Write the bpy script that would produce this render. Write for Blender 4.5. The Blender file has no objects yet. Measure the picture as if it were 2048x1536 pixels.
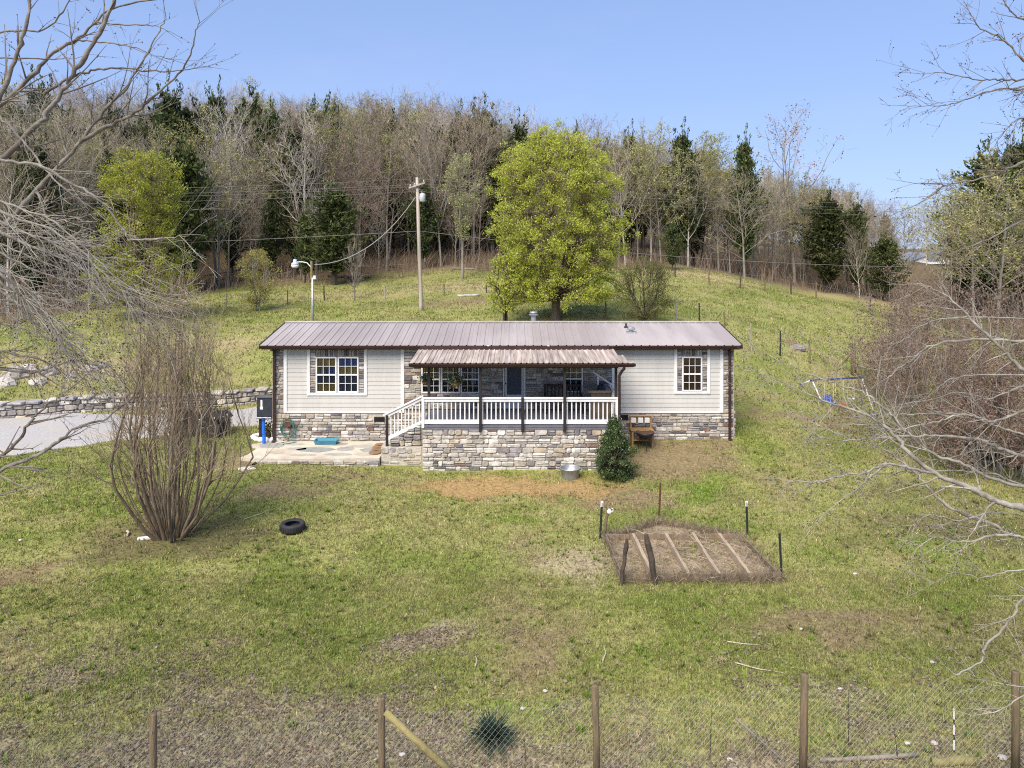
import bpy, math, random
import numpy as np
from math import radians as R

# ------------------------------------------------------------------ camera, sky, sun, exposure
F = 1470.0; CZ = 7.6; YH = 490.0          # focal length in photo pixels, camera height, horizon row (verticals kept upright by lens shift)
sc = bpy.context.scene
cam_d = bpy.data.cameras.new('camera'); cam = bpy.data.objects.new('camera', cam_d)
sc.collection.objects.link(cam); sc.camera = cam
cam.location = (0, 0, CZ); cam.rotation_euler = (R(90), 0, 0)
cam_d.sensor_width = 36; cam_d.lens = F/2048*36; cam_d.shift_y = -(768-YH)/2048
cam_d.clip_start = 0.1; cam_d.clip_end = 3000
SUN_EL, SUN_AZ = 50.0, 208.0               # azimuth clockwise from +Y
world = bpy.data.worlds.new('World'); sc.world = world; world.use_nodes = True
nt = world.node_tree; nt.nodes.clear()
sky = nt.nodes.new('ShaderNodeTexSky'); sky.sky_type = 'NISHITA'; sky.sun_disc = False
sky.sun_elevation = R(SUN_EL); sky.sun_rotation = R(SUN_AZ); sky.altitude = 300
sky.air_density = 1.0; sky.dust_density = 0.6; sky.ozone_density = 2.2
bg = nt.nodes.new('ShaderNodeBackground'); bg.inputs[1].default_value = 0.10
wo = nt.nodes.new('ShaderNodeOutputWorld')
gam = nt.nodes.new('ShaderNodeGamma'); gam.inputs[1].default_value = .4          # thin even haze: flatter gradient over the whole dome
tin = nt.nodes.new('ShaderNodeMix'); tin.data_type = 'RGBA'; tin.blend_type = 'MULTIPLY'; tin.inputs['Factor'].default_value = 1; tin.inputs[7].default_value = (1.16, 1.43, 2.10, 1)
stc = nt.nodes.new('ShaderNodeTexCoord'); smp = nt.nodes.new('ShaderNodeMapping'); smp.inputs['Scale'].default_value = (1.2, 1.2, 5); smp.inputs['Rotation'].default_value = (0, .12, .4)
snz = nt.nodes.new('ShaderNodeTexNoise'); snz.inputs['Scale'].default_value = 2.2; snz.inputs['Detail'].default_value = 7; snz.inputs['Roughness'].default_value = .62
smr = nt.nodes.new('ShaderNodeMapRange'); smr.inputs[1].default_value = .48; smr.inputs[2].default_value = .8; smr.inputs[3].default_value = 0; smr.inputs[4].default_value = .22
cir = nt.nodes.new('ShaderNodeMix'); cir.data_type = 'RGBA'; cir.inputs[7].default_value = (6.2, 6.0, 5.6, 1)                                   # faint high cirrus
nt.links.new(stc.outputs['Generated'], smp.inputs[0]); nt.links.new(smp.outputs[0], snz.inputs[0]); nt.links.new(snz.outputs[0], smr.inputs[0]); nt.links.new(smr.outputs[0], cir.inputs['Factor'])
nt.links.new(sky.outputs[0], cir.inputs[6]); nt.links.new(cir.outputs[2], gam.inputs[0]); nt.links.new(gam.outputs[0], tin.inputs[6]); nt.links.new(tin.outputs[2], bg.inputs[0]); nt.links.new(bg.outputs[0], wo.inputs[0])
sun_d = bpy.data.lights.new('sun', 'SUN'); sun_d.energy = 2.9; sun_d.angle = R(42); sun_d.color = (1, .90, .76)
sun = bpy.data.objects.new('sun', sun_d); sc.collection.objects.link(sun)
sun.rotation_euler = (R(90-SUN_EL), 0, math.pi-R(SUN_AZ))
sc.view_settings.view_transform = 'Standard'; sc.view_settings.look = 'None'
sc.view_settings.gamma = 1; sc.view_settings.exposure = 1.24
sc.cycles.use_denoising = False; sc.cycles.pixel_filter_type = 'BLACKMAN_HARRIS'; sc.cycles.filter_width = 1.1; sc.cycles.sample_clamp_indirect = 4
sc.cycles.max_bounces = 6; sc.cycles.transparent_max_bounces = 12

col = sc.collection
rng = np.random.default_rng(7); random.seed(7)
U = rng.uniform
def W(px, py, D): return np.array(((px-1024)*D/F, D, CZ-(py-YH)*D/F))
def X_(px, D): return (px-1024)*D/F
def Z_(py, D): return CZ-(py-YH)*D/F
def norm(v):
    v = np.asarray(v, float); return v/(np.linalg.norm(v)+1e-9)

# ------------------------------------------------------------------ naming helpers
WL = {}
def thing(name, label, cat, loc=(0, 0, 0), group=None, rz=0):
    o = bpy.data.objects.new(name, None); col.objects.link(o); o.location = loc; o.rotation_euler[2] = rz
    o.empty_display_size = .2
    o['label'] = label; o['category'] = cat
    if group: o['group'] = group
    WL[o.name] = np.array(loc, float); return o
def tag(o, label, cat, group=None):
    o['label'] = label; o['category'] = cat
    if group: o['group'] = group
    return o
def link(me, name, mat, parent=None, local=False):
    o = bpy.data.objects.new(name, me); col.objects.link(o)
    if mat is not None: me.materials.append(mat)
    if parent is not None:
        o.parent = parent
        if not local and parent.name in WL: o.location = -WL[parent.name]
    return o
def copy_tree(root, loc, rz, s, label=None, group=None):
    r = root.copy(); col.objects.link(r); r.location = loc; r.rotation_euler = (0, 0, rz)
    r.scale = s if hasattr(s, '__len__') else (s, s, s)
    if label: r['label'] = label
    if group: r['group'] = group
    for ch in root.children:
        c = ch.copy(); col.objects.link(c); c.parent = r
        for g in ch.children:
            d = g.copy(); col.objects.link(d); d.parent = c
    return r

# ------------------------------------------------------------------ mesh builder
class MB:
    def __init__(s): s.v = []; s.f = []; s.n = 0; s.c = []
    def add(s, v, f, c=None):
        v = np.asarray(v, float).reshape(-1, 3); s.v.append(v)
        s.f.extend([tuple(int(i)+s.n for i in q) for q in f]); s.n += len(v)
        if c is not None: s.c.append(np.tile(np.array((*c, 1.)), (len(v), 1)))
        return s
    def box(s, x0, x1, y0, y1, z0, z1, ch=0, M=None, c=None):
        x0, x1 = min(x0, x1), max(x0, x1); y0, y1 = min(y0, y1), max(y0, y1); z0, z1 = min(z0, z1), max(z0, z1)
        if ch <= 0:
            v = [(x, y, z) for z in (z0, z1) for y in (y0, y1) for x in (x0, x1)]
            f = [(0, 2, 3, 1), (4, 5, 7, 6), (0, 1, 5, 4), (1, 3, 7, 5), (3, 2, 6, 7), (2, 0, 4, 6)]
        else:
            ch = min(ch, .45*min(x1-x0, y1-y0, z1-z0)); v = []; idx = {}
            cx = (x0, x1); cy = (y0, y1); cz = (z0, z1)
            for i in (0, 1):
                for j in (0, 1):
                    for k in (0, 1):
                        sx, sy, sz = 1-2*i, 1-2*j, 1-2*k
                        for a in range(3):
                            idx[i, j, k, a] = len(v)
                            v.append((cx[i]+(sx*ch if a != 0 else 0), cy[j]+(sy*ch if a != 1 else 0), cz[k]+(sz*ch if a != 2 else 0)))
            f = []
            for i in (0, 1):
                q = [idx[i, 0, 0, 0], idx[i, 1, 0, 0], idx[i, 1, 1, 0], idx[i, 0, 1, 0]]; f.append(q if i else q[::-1])
                q = [idx[0, i, 0, 1], idx[0, i, 1, 1], idx[1, i, 1, 1], idx[1, i, 0, 1]]; f.append(q if i else q[::-1])
                q = [idx[0, 0, i, 2], idx[1, 0, i, 2], idx[1, 1, i, 2], idx[0, 1, i, 2]]; f.append(q if i else q[::-1])
            for j in (0, 1):
                for k in (0, 1):
                    f.append([idx[0, j, k, 1], idx[1, j, k, 1], idx[1, j, k, 2], idx[0, j, k, 2]])
                    f.append([idx[j, 0, k, 0], idx[j, 1, k, 0], idx[j, 1, k, 2], idx[j, 0, k, 2]])
                    f.append([idx[j, k, 0, 0], idx[j, k, 1, 0], idx[j, k, 1, 1], idx[j, k, 0, 1]])
            for i in (0, 1):
                for j in (0, 1):
                    for k in (0, 1): f.append([idx[i, j, k, a] for a in range(3)])
        v = np.array(v)
        if M is not None: v = M(v)
        return s.add(v, f, c)
    def tube(s, pts, rad, n=6, cap=False, c=None):
        p = np.asarray(pts, float); m = len(p)
        r = np.broadcast_to(np.asarray(rad, float), (m,))
        t = np.empty_like(p); t[1:-1] = p[2:]-p[:-2]; t[0] = p[1]-p[0]; t[-1] = p[-1]-p[-2]
        t /= (np.sqrt((t*t).sum(1))[:, None]+1e-9)
        a = np.abs(t).mean(0); ref = np.zeros(3); ref[a.argmin()] = 1
        u = np.cross(t, ref); u /= (np.sqrt((u*u).sum(1))[:, None]+1e-9); w = np.cross(t, u)
        an = np.arange(n)*2*math.pi/n
        v = p[:, None]+r[:, None, None]*(np.cos(an)[None, :, None]*u[:, None]+np.sin(an)[None, :, None]*w[:, None])
        f = [(i*n+j, i*n+(j+1) % n, (i+1)*n+(j+1) % n, (i+1)*n+j) for i in range(m-1) for j in range(n)]
        if cap: f += [tuple(range(n))[::-1], tuple((m-1)*n+j for j in range(n))]
        return s.add(v, f, c)
    def lathe(s, prof, c=(0, 0, 0), n=16, axis='z', cap=True, col=None):
        an = np.arange(n)*2*math.pi/n; v = []
        for r, h in prof:
            for q in an:
                a, b = r*math.cos(q), r*math.sin(q)
                v.append({'z': (a, b, h), 'y': (a, h, b), 'x': (h, a, b)}[axis])
        v = np.array(v)+np.array(c); m = len(prof)
        f = [(i*n+j, i*n+(j+1) % n, (i+1)*n+(j+1) % n, (i+1)*n+j) for i in range(m-1) for j in range(n)]
        if cap: f += [tuple(range(n))[::-1], tuple((m-1)*n+j for j in range(n))]
        return s.add(v, f, col)
    def build(s, name, mat, parent=None, smooth=False, local=False):
        me = bpy.data.meshes.new(name)
        v = np.concatenate(s.v) if s.v else np.zeros((0, 3))
        me.from_pydata(v.tolist(), [], s.f)
        if s.c:
            ca = me.color_attributes.new('Col', 'FLOAT_COLOR', 'POINT'); ca.data.foreach_set('color', np.concatenate(s.c).ravel().astype(np.float32))
        if smooth: me.polygons.foreach_set('use_smooth', [True]*len(me.polygons))
        me.update(); return link(me, name, mat, parent, local)

def fast_mesh(name, v, nper, colr=None, smooth=False):
    """v: (k*nper,3); one face of nper corners after another."""
    v = np.ascontiguousarray(v, np.float32).reshape(-1, 3); n = len(v); k = n//nper
    me = bpy.data.meshes.new(name); me.vertices.add(n); me.vertices.foreach_set('co', v.ravel())
    me.loops.add(n); me.loops.foreach_set('vertex_index', np.arange(n, dtype=np.int32))
    me.polygons.add(k); me.polygons.foreach_set('loop_start', np.arange(0, n, nper, dtype=np.int32))
    if colr is not None:
        ca = me.color_attributes.new('Col', 'FLOAT_COLOR', 'POINT')
        c4 = np.ones((n, 4), np.float32); c4[:, :3] = np.repeat(colr, nper, 0) if len(colr) == k else colr
        ca.data.foreach_set('color', c4.ravel())
    me.update(); me.validate(); return me

def unit(v): return v/(np.sqrt((v*v).sum(-1, keepdims=True))+1e-9)
def cards(c, length, width, cols, axis=None, jit=1.0, bend=0.0):
    """leaf-shaped rhombs at the points c; axis = preferred direction of the long side"""
    n = len(c); a = rng.normal(size=(n, 3))
    if axis is not None: a = unit(axis+jit*a*.5)
    a = unit(a); b = unit(np.cross(a, rng.normal(size=(n, 3))))
    L = (length*U(.7, 1.3, n))[:, None]*.5; w = (width*U(.7, 1.3, n))[:, None]*.5
    v = np.stack([c-a*L, c+b*w, c+a*L, c-b*w], 1)
    return v.reshape(-1, 3), cols

# ------------------------------------------------------------------ materials
MAT = {}
def mat(name, c1, c2=None, scale=6, rough=.8, bump=0, bscale=None, metal=0, rnd=0, stretch=None, spec=.4, detail=4, transl=0, attr=False, c3=None, s3=1.5):
    if name in MAT: return MAT[name]
    m = bpy.data.materials.new(name); m.use_nodes = True; t = m.node_tree; N = t.nodes; L = t.links
    b = N['Principled BSDF']; b.inputs['Roughness'].default_value = rough; b.inputs['Metallic'].default_value = metal
    b.inputs['Specular IOR Level'].default_value = spec
    tc = N.new('ShaderNodeTexCoord'); mp = N.new('ShaderNodeMapping'); L.new(tc.outputs['Object'], mp.inputs[0])
    if stretch: mp.inputs['Scale'].default_value = stretch
    nz = N.new('ShaderNodeTexNoise'); nz.inputs['Scale'].default_value = scale; nz.inputs['Detail'].default_value = detail
    L.new(mp.outputs[0], nz.inputs[0])
    c2 = c2 or tuple(x*.75 for x in c1)
    rp = N.new('ShaderNodeValToRGB'); rp.color_ramp.elements[0].position = .32; rp.color_ramp.elements[1].position = .68
    rp.color_ramp.elements[0].color = (*c1, 1); rp.color_ramp.elements[1].color = (*c2, 1)
    L.new(nz.outputs[0], rp.inputs[0]); out = rp.outputs[0]
    if c3:
        n3 = N.new('ShaderNodeTexNoise'); n3.inputs['Scale'].default_value = s3; n3.inputs['Detail'].default_value = 5; L.new(mp.outputs[0], n3.inputs[0])
        r3 = N.new('ShaderNodeValToRGB'); r3.color_ramp.elements[0].position = .5; r3.color_ramp.elements[1].position = .66
        L.new(n3.outputs[0], r3.inputs[0])
        mx = N.new('ShaderNodeMix'); mx.data_type = 'RGBA'; L.new(r3.outputs[0], mx.inputs['Factor']); L.new(out, mx.inputs[6]); mx.inputs[7].default_value = (*c3, 1); out = mx.outputs[2]
    if attr:
        at = N.new('ShaderNodeAttribute'); at.attribute_name = 'Col'
        mx = N.new('ShaderNodeMix'); mx.data_type = 'RGBA'; mx.blend_type = 'MULTIPLY'; mx.inputs['Factor'].default_value = 1
        L.new(out, mx.inputs[6]); L.new(at.outputs[0], mx.inputs[7]); out = mx.outputs[2]
    if rnd:
        oi = N.new('ShaderNodeObjectInfo'); mr = N.new('ShaderNodeMapRange'); L.new(oi.outputs['Random'], mr.inputs[0])
        mr.inputs[3].default_value = 1-rnd; mr.inputs[4].default_value = 1+rnd
        hs = N.new('ShaderNodeHueSaturation'); L.new(mr.outputs[0], hs.inputs['Value']); L.new(out, hs.inputs['Color'])
        m2 = N.new('ShaderNodeMapRange'); mm = N.new('ShaderNodeMath'); mm.operation = 'MULTIPLY'; mm.inputs[1].default_value = 7.31
        fr = N.new('ShaderNodeMath'); fr.operation = 'FRACT'; L.new(oi.outputs['Random'], mm.inputs[0]); L.new(mm.outputs[0], fr.inputs[0]); L.new(fr.outputs[0], m2.inputs[0])
        m2.inputs[3].default_value = .5-rnd*.05; m2.inputs[4].default_value = .5+rnd*.05; L.new(m2.outputs[0], hs.inputs['Hue'])
        out = hs.outputs[0]
    L.new(out, b.inputs['Base Color'])
    if bump:
        n2 = N.new('ShaderNodeTexNoise'); n2.inputs['Scale'].default_value = bscale or scale*3; n2.inputs['Detail'].default_value = 5
        L.new(mp.outputs[0], n2.inputs[0]); bp = N.new('ShaderNodeBump'); bp.inputs['Strength'].default_value = bump; bp.inputs['Distance'].default_value = .02
        L.new(n2.outputs[0], bp.inputs['Height']); L.new(bp.outputs[0], b.inputs['Normal'])
    if transl:
        tr = N.new('ShaderNodeBsdfTranslucent'); L.new(out, tr.inputs[0]); ms = N.new('ShaderNodeMixShader'); ms.inputs[0].default_value = transl
        L.new(b.outputs[0], ms.inputs[1]); L.new(tr.outputs[0], ms.inputs[2]); L.new(ms.outputs[0], N['Material Output'].inputs[0])
    MAT[name] = m; return m
leaf_mat = mat('leaf', (1, 1, 1), (.85, .85, .85), 3, .65, attr=True, transl=.5, spec=.25)
leafv_mat = mat('leaf_varied', (1, 1, 1), (.8, .8, .8), .6, .7, attr=True, transl=.22, spec=.2, rnd=.22)
needle_mat = mat('needle', (1, 1, 1), (.8, .8, .8), .6, .75, attr=True, transl=.1, spec=.15, rnd=.25)
bark_grey = mat('bark_grey', (.27, .24, .205), (.15, .13, .108), 3, .9, bump=.4, rnd=.18, stretch=(1, 1, .4))
bark_pale = mat('bark_pale', (.46, .43, .39), (.29, .26, .225), 3, .9, bump=.4, rnd=.15, stretch=(1, 1, .4))
bark_brown = mat('bark_brown', (.21, .16, .11), (.11, .08, .055), 5, .9, bump=.6, rnd=.1, stretch=(1, 1, .3))
bark_dark = mat('bark_dark', (.085, .066, .05), (.045, .035, .028), 5, .9, bump=.5, rnd=.1)
twig_tan = mat('twig_tan', (.34, .295, .215), (.205, .175, .125), 1.5, .9, rnd=.2)
twig_pink = mat('twig_pink', (.33, .26, .205), (.205, .16, .125), 1.5, .9, rnd=.2)
lichen = mat('bark_lichen', (.25, .235, .205), (.085, .068, .056), 7, .9, bump=.6, bscale=30, c3=(.14, .118, .098), s3=2.5)
wood_old = mat('wood_weathered', (.235, .18, .12), (.125, .095, .065), 5, .85, bump=.5, stretch=(4, 4, .5), rnd=.15)
wood_post = mat('wood_post', (.20, .15, .085), (.10, .078, .05), 6, .85, bump=.6, stretch=(6, 6, .6), rnd=.1)
wood_moss = mat('wood_moss', (.28, .24, .10), (.17, .145, .06), 8, .85, bump=.4)
white_paint = mat('white_paint', (.80, .80, .80), (.73, .73, .74), 7, .5, c3=(.68, .67, .66), s3=2.5)
vinyl = mat('vinyl_white', (.8, .8, .81), (.76, .76, .77), 4, .4)
brown_metal = mat('brown_metal', (.05, .026, .023), (.035, .018, .017), 5, .4, rnd=.05)
post_dark = mat('post_dark', (.028, .022, .024), (.018, .015, .017), 8, .55)
mortar = mat('mortar', (.54, .49, .41), (.45, .41, .345), 12, .95, bump=.4)
concrete = mat('concrete', (.42, .40, .36), (.33, .31, .28), 4, .9, bump=.3, c3=(.5, .47, .42))
black = mat('black_plastic', (.018, .018, .02), (.012, .012, .014), 8, .5)
steel = mat('galvanised', (.42, .45, .47), (.3, .32, .34), 5, .42, metal=.6)
rust = mat('rust', (.14, .06, .035), (.07, .032, .022), 14, .85, bump=.3)
STONE_C = [((.47, .44, .40), 6), ((.56, .53, .48), 4), ((.37, .34, .30), 5), ((.26, .24, .235), 4), ((.155, .145, .15), 2.6), ((.40, .345, .28), 3), ((.46, .395, .31), 2.2), ((.21, .15, .125), 2), ((.65, .63, .59), 1.6), ((.31, .29, .30), 3)]
STONE = [mat('stone_%d' % i, c, tuple(x*.66 for x in c), 11, .88, bump=.7, bscale=26, rnd=.12, c3=tuple(x*1.18 for x in c), s3=5) for i, (c, w) in enumerate(STONE_C)]
SW = np.array([w for c, w in STONE_C]); SW = SW/SW.sum()

# ------------------------------------------------------------------ noise and terrain
def vnoise(x, y, seed=0):
    xi = np.floor(x).astype(np.int64); yi = np.floor(y).astype(np.int64); fx = x-xi; fy = y-yi
    fx = fx*fx*(3-2*fx); fy = fy*fy*(3-2*fy)
    def h(a, b):
        n = (a*374761393+b*668265263+seed*974711) & 0x7fffffff
        n = ((n ^ (n >> 13))*1274126177) & 0x7fffffff
        return ((n ^ (n >> 16)) & 0xffff)/65535.
    return (h(xi, yi)*(1-fx)+h(xi+1, yi)*fx)*(1-fy)+(h(xi, yi+1)*(1-fx)+h(xi+1, yi+1)*fx)*fy
def fbm(x, y, s, o=4, seed=0):
    t = 0; a = .5; tot = 0
    for i in range(o): t = t+a*vnoise(x*s+17.3*i, y*s-9.1*i, seed+i); tot += a; a *= .55; s *= 2.07
    return t/tot
def sstep(a, b, x):
    t = np.clip((x-a)/(b-a), 0, 1); return t*t*(3-2*t)
def wall_y(x): return 33.9+(x+9.5)*.30
def step(x, y):
    return .55*sstep(.05, .5, y-wall_y(x))*(1-sstep(-8., -4., x))*(1-sstep(9, 22, y-wall_y(x)))
CP = [(-8, 4, .2), (8, 4, .3), (0, 4, .25), (-12, 10, .1), (0, 10, .2), (12, 10, .25), (-14, 16, 0), (0, 16, 0), (14, 16, .05), (-8.8, 19, 0), (0, 20, 0), (4, 18, 0), (10, 20, .0),
 (-3, 24.8, -.05), (0, 24.8, -.05), (3.6, 24.8, -.05), (8.3, 27, .36), (4, 27, .3), (-9.2, 25, .16), (-9, 27.5, .3), (-11.5, 27.5, .42), (-17, 24.4, .3), (-18, 30, .5), (-9.5, 33, .48), (0, 30, .4), (0, 34, 1.0), (-4, 33, .6),
 (8, 31, .7), (-22, 31.5, .96), (-13.6, 35, .95), (-15.6, 40, 2.16), (-18.3, 47, 2.8), (-21, 55, 3.15), (-28, 45, 2.7), (-24, 38, 1.7), (-10.9, 40, 2.2), (2.5, 42, 3.3), (-6.2, 50, 3.0), (-12.8, 58, 3.3), (-2, 62, 4.2),
 (7.9, 42, 3.2), (11.5, 37, 2.2), (10.2, 33, 1.4), (8.8, 28.5, .6), (15.5, 35, -.1), (18.5, 40, .75), (15.7, 40, 1.8), (18.6, 60, 3.7), (25, 60, 2.7), (31, 58, 1.3), (33, 68, 1.7), (35, 66, 1.0), (29.4, 75, 2.75),
 (19.2, 75, 4.9), (40.5, 88, 2.3), (52, 88, 1.0), (16.6, 25, -.35), (24, 35, -1), (28, 45, -.6), (-9.5, 80, 6.2), (-25.7, 72, 4.3), (-30, 62, 3.1), (-26, 90, 8.4), (0, 75, 5.4), (8, 60, 4.0),
 (-60, 130, 25), (-25, 130, 23), (-5, 130, 18), (15, 120, 11.5), (35, 110, 6.5), (60, 110, 4), (90, 110, 1), (-100, 130, 25), (-60, 85, 9), (-90, 60, 5), (-50, 50, 2.6), (-45, 30, .6),
 (-40, 180, 32), (0, 180, 22), (40, 180, 13), (90, 180, 5), (-120, 180, 32), (0, 300, 20), (-150, 300, 27), (150, 300, 0), (150, 100, 0), (-150, 100, 13), (150, 30, -3), (-100, 20, 0), (60, 20, -1.5), (0, -10, .2), (60, -10, -1), (-60, -10, 0)]
CP = np.array(CP, float)
def _k(d2): return .5*d2*np.log(d2+1e-9)
def _solve():
    P = CP[:, :2]/50; z = CP[:, 2]-step(CP[:, 0], CP[:, 1]); n = len(P)
    d2 = ((P[:, None]-P[None])**2).sum(2); A = np.zeros((n+3, n+3)); A[:n, :n] = _k(d2)+np.eye(n)*.0004
    A[:n, n] = 1; A[:n, n+1:] = P; A[n:, :n] = A[:n, n:].T
    return P, np.linalg.solve(A, np.r_[z, 0, 0, 0])
TP, TW = _solve()
def H(x, y):
    x = np.asarray(x, float); y = np.asarray(y, float); sh = np.broadcast(x, y).shape
    x = np.broadcast_to(x, sh).ravel(); y = np.broadcast_to(y, sh).ravel()
    xc = np.clip(x, -150, 150)/50; yc = np.clip(y, -10, 300)/50; out = np.empty(len(x)); n = len(TP)
    for i in range(0, len(x), 20000):
        s = slice(i, i+20000); d2 = (xc[s, None]-TP[None, :, 0])**2+(yc[s, None]-TP[None, :, 1])**2
        out[s] = _k(d2)@TW[:n]+TW[n]+TW[n+1]*xc[s]+TW[n+2]*yc[s]
    far = sstep(28, 60, y)*(1-sstep(220, 300, y))
    out = out+step(x, y)+(fbm(x, y, .6, 3, 3)-.5)*.10+(fbm(x, y, .16, 3, 5)-.5)*(.08+.7*far)
    return out.reshape(sh)
def Hs(x, y): return float(H(np.array([x]), np.array([y]))[0])
def G(px, py, d0=7., d1=150.):
    """where the ground shows at this place of the photograph"""
    d = np.linspace(d0, d1, 900); z = H((px-1024)*d/F, d); y = CZ-(py-YH)*d/F
    k = np.nonzero(y <= z)[0]; D = d[k[0]] if len(k) else d1
    return np.array(((px-1024)*D/F, D, Hs((px-1024)*D/F, D)))

# ground cover: albedo, some bush shade painted in, and how grassy each spot is
GREEN = np.array((.165, .202, .048)); OLIVE = np.array((.252, .262, .094)); LUSH = np.array((.130, .215, .026)); STRAW = np.array((.36, .30, .18))
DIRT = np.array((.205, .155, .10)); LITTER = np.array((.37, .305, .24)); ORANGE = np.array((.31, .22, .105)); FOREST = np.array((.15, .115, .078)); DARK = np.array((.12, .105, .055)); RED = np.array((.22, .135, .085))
BL = []
def blob(px, py, rx, ry, kind, s=1.0):
    g = G(px, py); BL.append((g[0], g[1], rx, ry, kind, s))
for a in [(1020, 975, 3.2, .9, 'O', 1.5), (1150, 990, 2.2, 1.0, 'D', .7), (1330, 925, 2.6, 1.6, 'D', 1.4), (1400, 895, 1.8, .8, 'D', 1.0), (1250, 1000, 1.6, 1.2, 'D', 1.0), (1385, 985, .85, .8, 'G', 1.6), (1300, 1015, .6, .35, 'G', 1.2), (1015, 1040, .8, .35, 'G', 1.4),
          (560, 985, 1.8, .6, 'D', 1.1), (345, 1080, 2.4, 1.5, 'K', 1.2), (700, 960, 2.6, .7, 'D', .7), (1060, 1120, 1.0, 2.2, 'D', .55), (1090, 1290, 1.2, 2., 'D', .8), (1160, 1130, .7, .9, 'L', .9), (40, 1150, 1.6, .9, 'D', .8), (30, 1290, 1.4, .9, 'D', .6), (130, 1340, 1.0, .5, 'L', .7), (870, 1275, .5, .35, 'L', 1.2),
          (500, 1420, 1.8, .5, 'L', .9), (1640, 1250, 1.6, .7, 'D', .9), (1620, 840, 3.5, .9, 'D', .9), (1560, 800, 1.6, .6, 'D', .5), (1930, 1050, 3., 2.2, 'K', .7), (1850, 990, 3, 1.5, 'K', .6), (450, 690, 2.5, 1.6, 'S', .6),  # far-right K blobs paint the thicket's soft shadow into the ground colour
          (930, 605, 5, 2.5, 'D', .9), (1000, 572, 7, 2.5, 'S', 1.), (640, 595, 8, 2, 'S', .4), (1590, 690, .8, .5, 'R', 1.3), (1600, 640, 5, 3, 'G', .35), (1500, 620, 5, 4, 'G', .4), (1640, 585, 7, 4, 'S', .8), (1750, 600, 8, 4, 'S', .8), (1420, 555, 8, 3, 'S', .8), (1850, 610, 9, 5, 'S', .8), (1450, 680, 4, 3, 'G', .4), (1700, 660, 6, 4, 'G', .4), (700, 640, 8, 4, 'G', .35),
          (400, 640, 6, 3, 'G', .6), (440, 720, 3, 2, 'G', .4), (230, 930, 2.5, 1., 'G', .6), (100, 960, 2, 1, 'G', .4), (820, 1090, 3, 1.5, 'G', .35), (1800, 1180, 3, 1.5, 'G', .35), (1000, 1415, 1.2, .5, 'G', .8), (1720, 1480, 1.5, .5, 'G', .7), (300, 1370, 1.2, .6, 'G', .6), (720, 1210, .5, .4, 'G', .8), (1880, 1235, .7, .4, 'G', .9), (200, 790, 4, .6, 'S', .8), (150, 740, 4, 2, 'S', .8), (480, 930, .8, .7, 'D', 1.2), (520, 870, .8, .7, 'D', 1.2)]:
    blob(*a)
def forest_edge(x, y):
    px = 1024+F*x/np.maximum(y, 1)
    e = np.interp(px, [-600, 0, 300, 420, 600, 900, 1250, 1400, 1600, 1750, 2048, 2600], [44, 48, 56, 66, 68, 73, 74, 76, 82, 84, 72, 60])
    return sstep(-2.5, 2.5, y-e+(fbm(x, y, .2, 2, 21)-.5)*6)
def gcover(x, y):
    x = np.asarray(x, float); y = np.asarray(y, float)
    n1 = fbm(x, y, .22, 4, 11); n2 = fbm(x, y, .9, 4, 12); n3 = fbm(x, y, 3.1, 3, 13)
    m = {k: np.zeros_like(x) for k in 'ODGKLSR'}
    wx = x+(fbm(x, y, .8, 4, 31)-.5)*2.2; wy = y+(fbm(x, y, .8, 4, 32)-.5)*2.2
    for bx, by, rx, ry, k, s in BL:
        m[k] = np.maximum(m[k], s*np.exp(-(((wx-bx)/rx)**2+((wy-by)/ry)**2)))
    t = sstep(.33, .58, n1*.5+n2*.5)[..., None]
    c = GREEN*(1-t)+OLIVE*t
    s = (sstep(.53, .74, n2*.5+n3*.5)*.42)[..., None]; c = c*(1-s)+STRAW*.85*s
    dpatch = sstep(.55, .72, fbm(x, y, .5, 5, 44))*.52
    # the near strip by the fence is thick with fallen leaves
    lit = np.maximum(np.clip(m['L'], 0, 1), sstep(12.1, 10.2, y+(n2-.5)*5+(n1-.5)*3.5)*.9); lit = np.maximum(lit, dpatch*.3*sstep(15, 11, y))
    def mix(c, a, k):
        k = np.clip(k, 0, 1)[..., None]; return c*(1-k)+a*k
    nn = .45+1.1*n3
    c = mix(c, DIRT, dpatch*.75); c = mix(c, STRAW, np.clip(m['S'], 0, 1)*nn)
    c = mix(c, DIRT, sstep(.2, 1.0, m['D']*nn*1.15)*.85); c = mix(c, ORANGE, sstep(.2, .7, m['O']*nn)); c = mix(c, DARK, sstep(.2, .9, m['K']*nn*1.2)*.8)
    c = mix(c, RED, sstep(.3, .6, m['R'])); c = mix(c, LUSH, sstep(.2, 1.0, m['G']*(.3+1.2*n3))*.8); c = mix(c, LITTER, lit*(.5+.7*n3)*.8)
    fo = forest_edge(x, y); c = mix(c, FOREST*(.7+.6*n2[..., None]), fo*.95)
    bare = np.clip(np.maximum.reduce([m['D']*.9, m['O'], m['K']*.75, m['R'], dpatch*.7, fo, lit*.75]), 0, 1)*(1-np.clip(m['G'], 0, 1))
    return c, bare, lit
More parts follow.
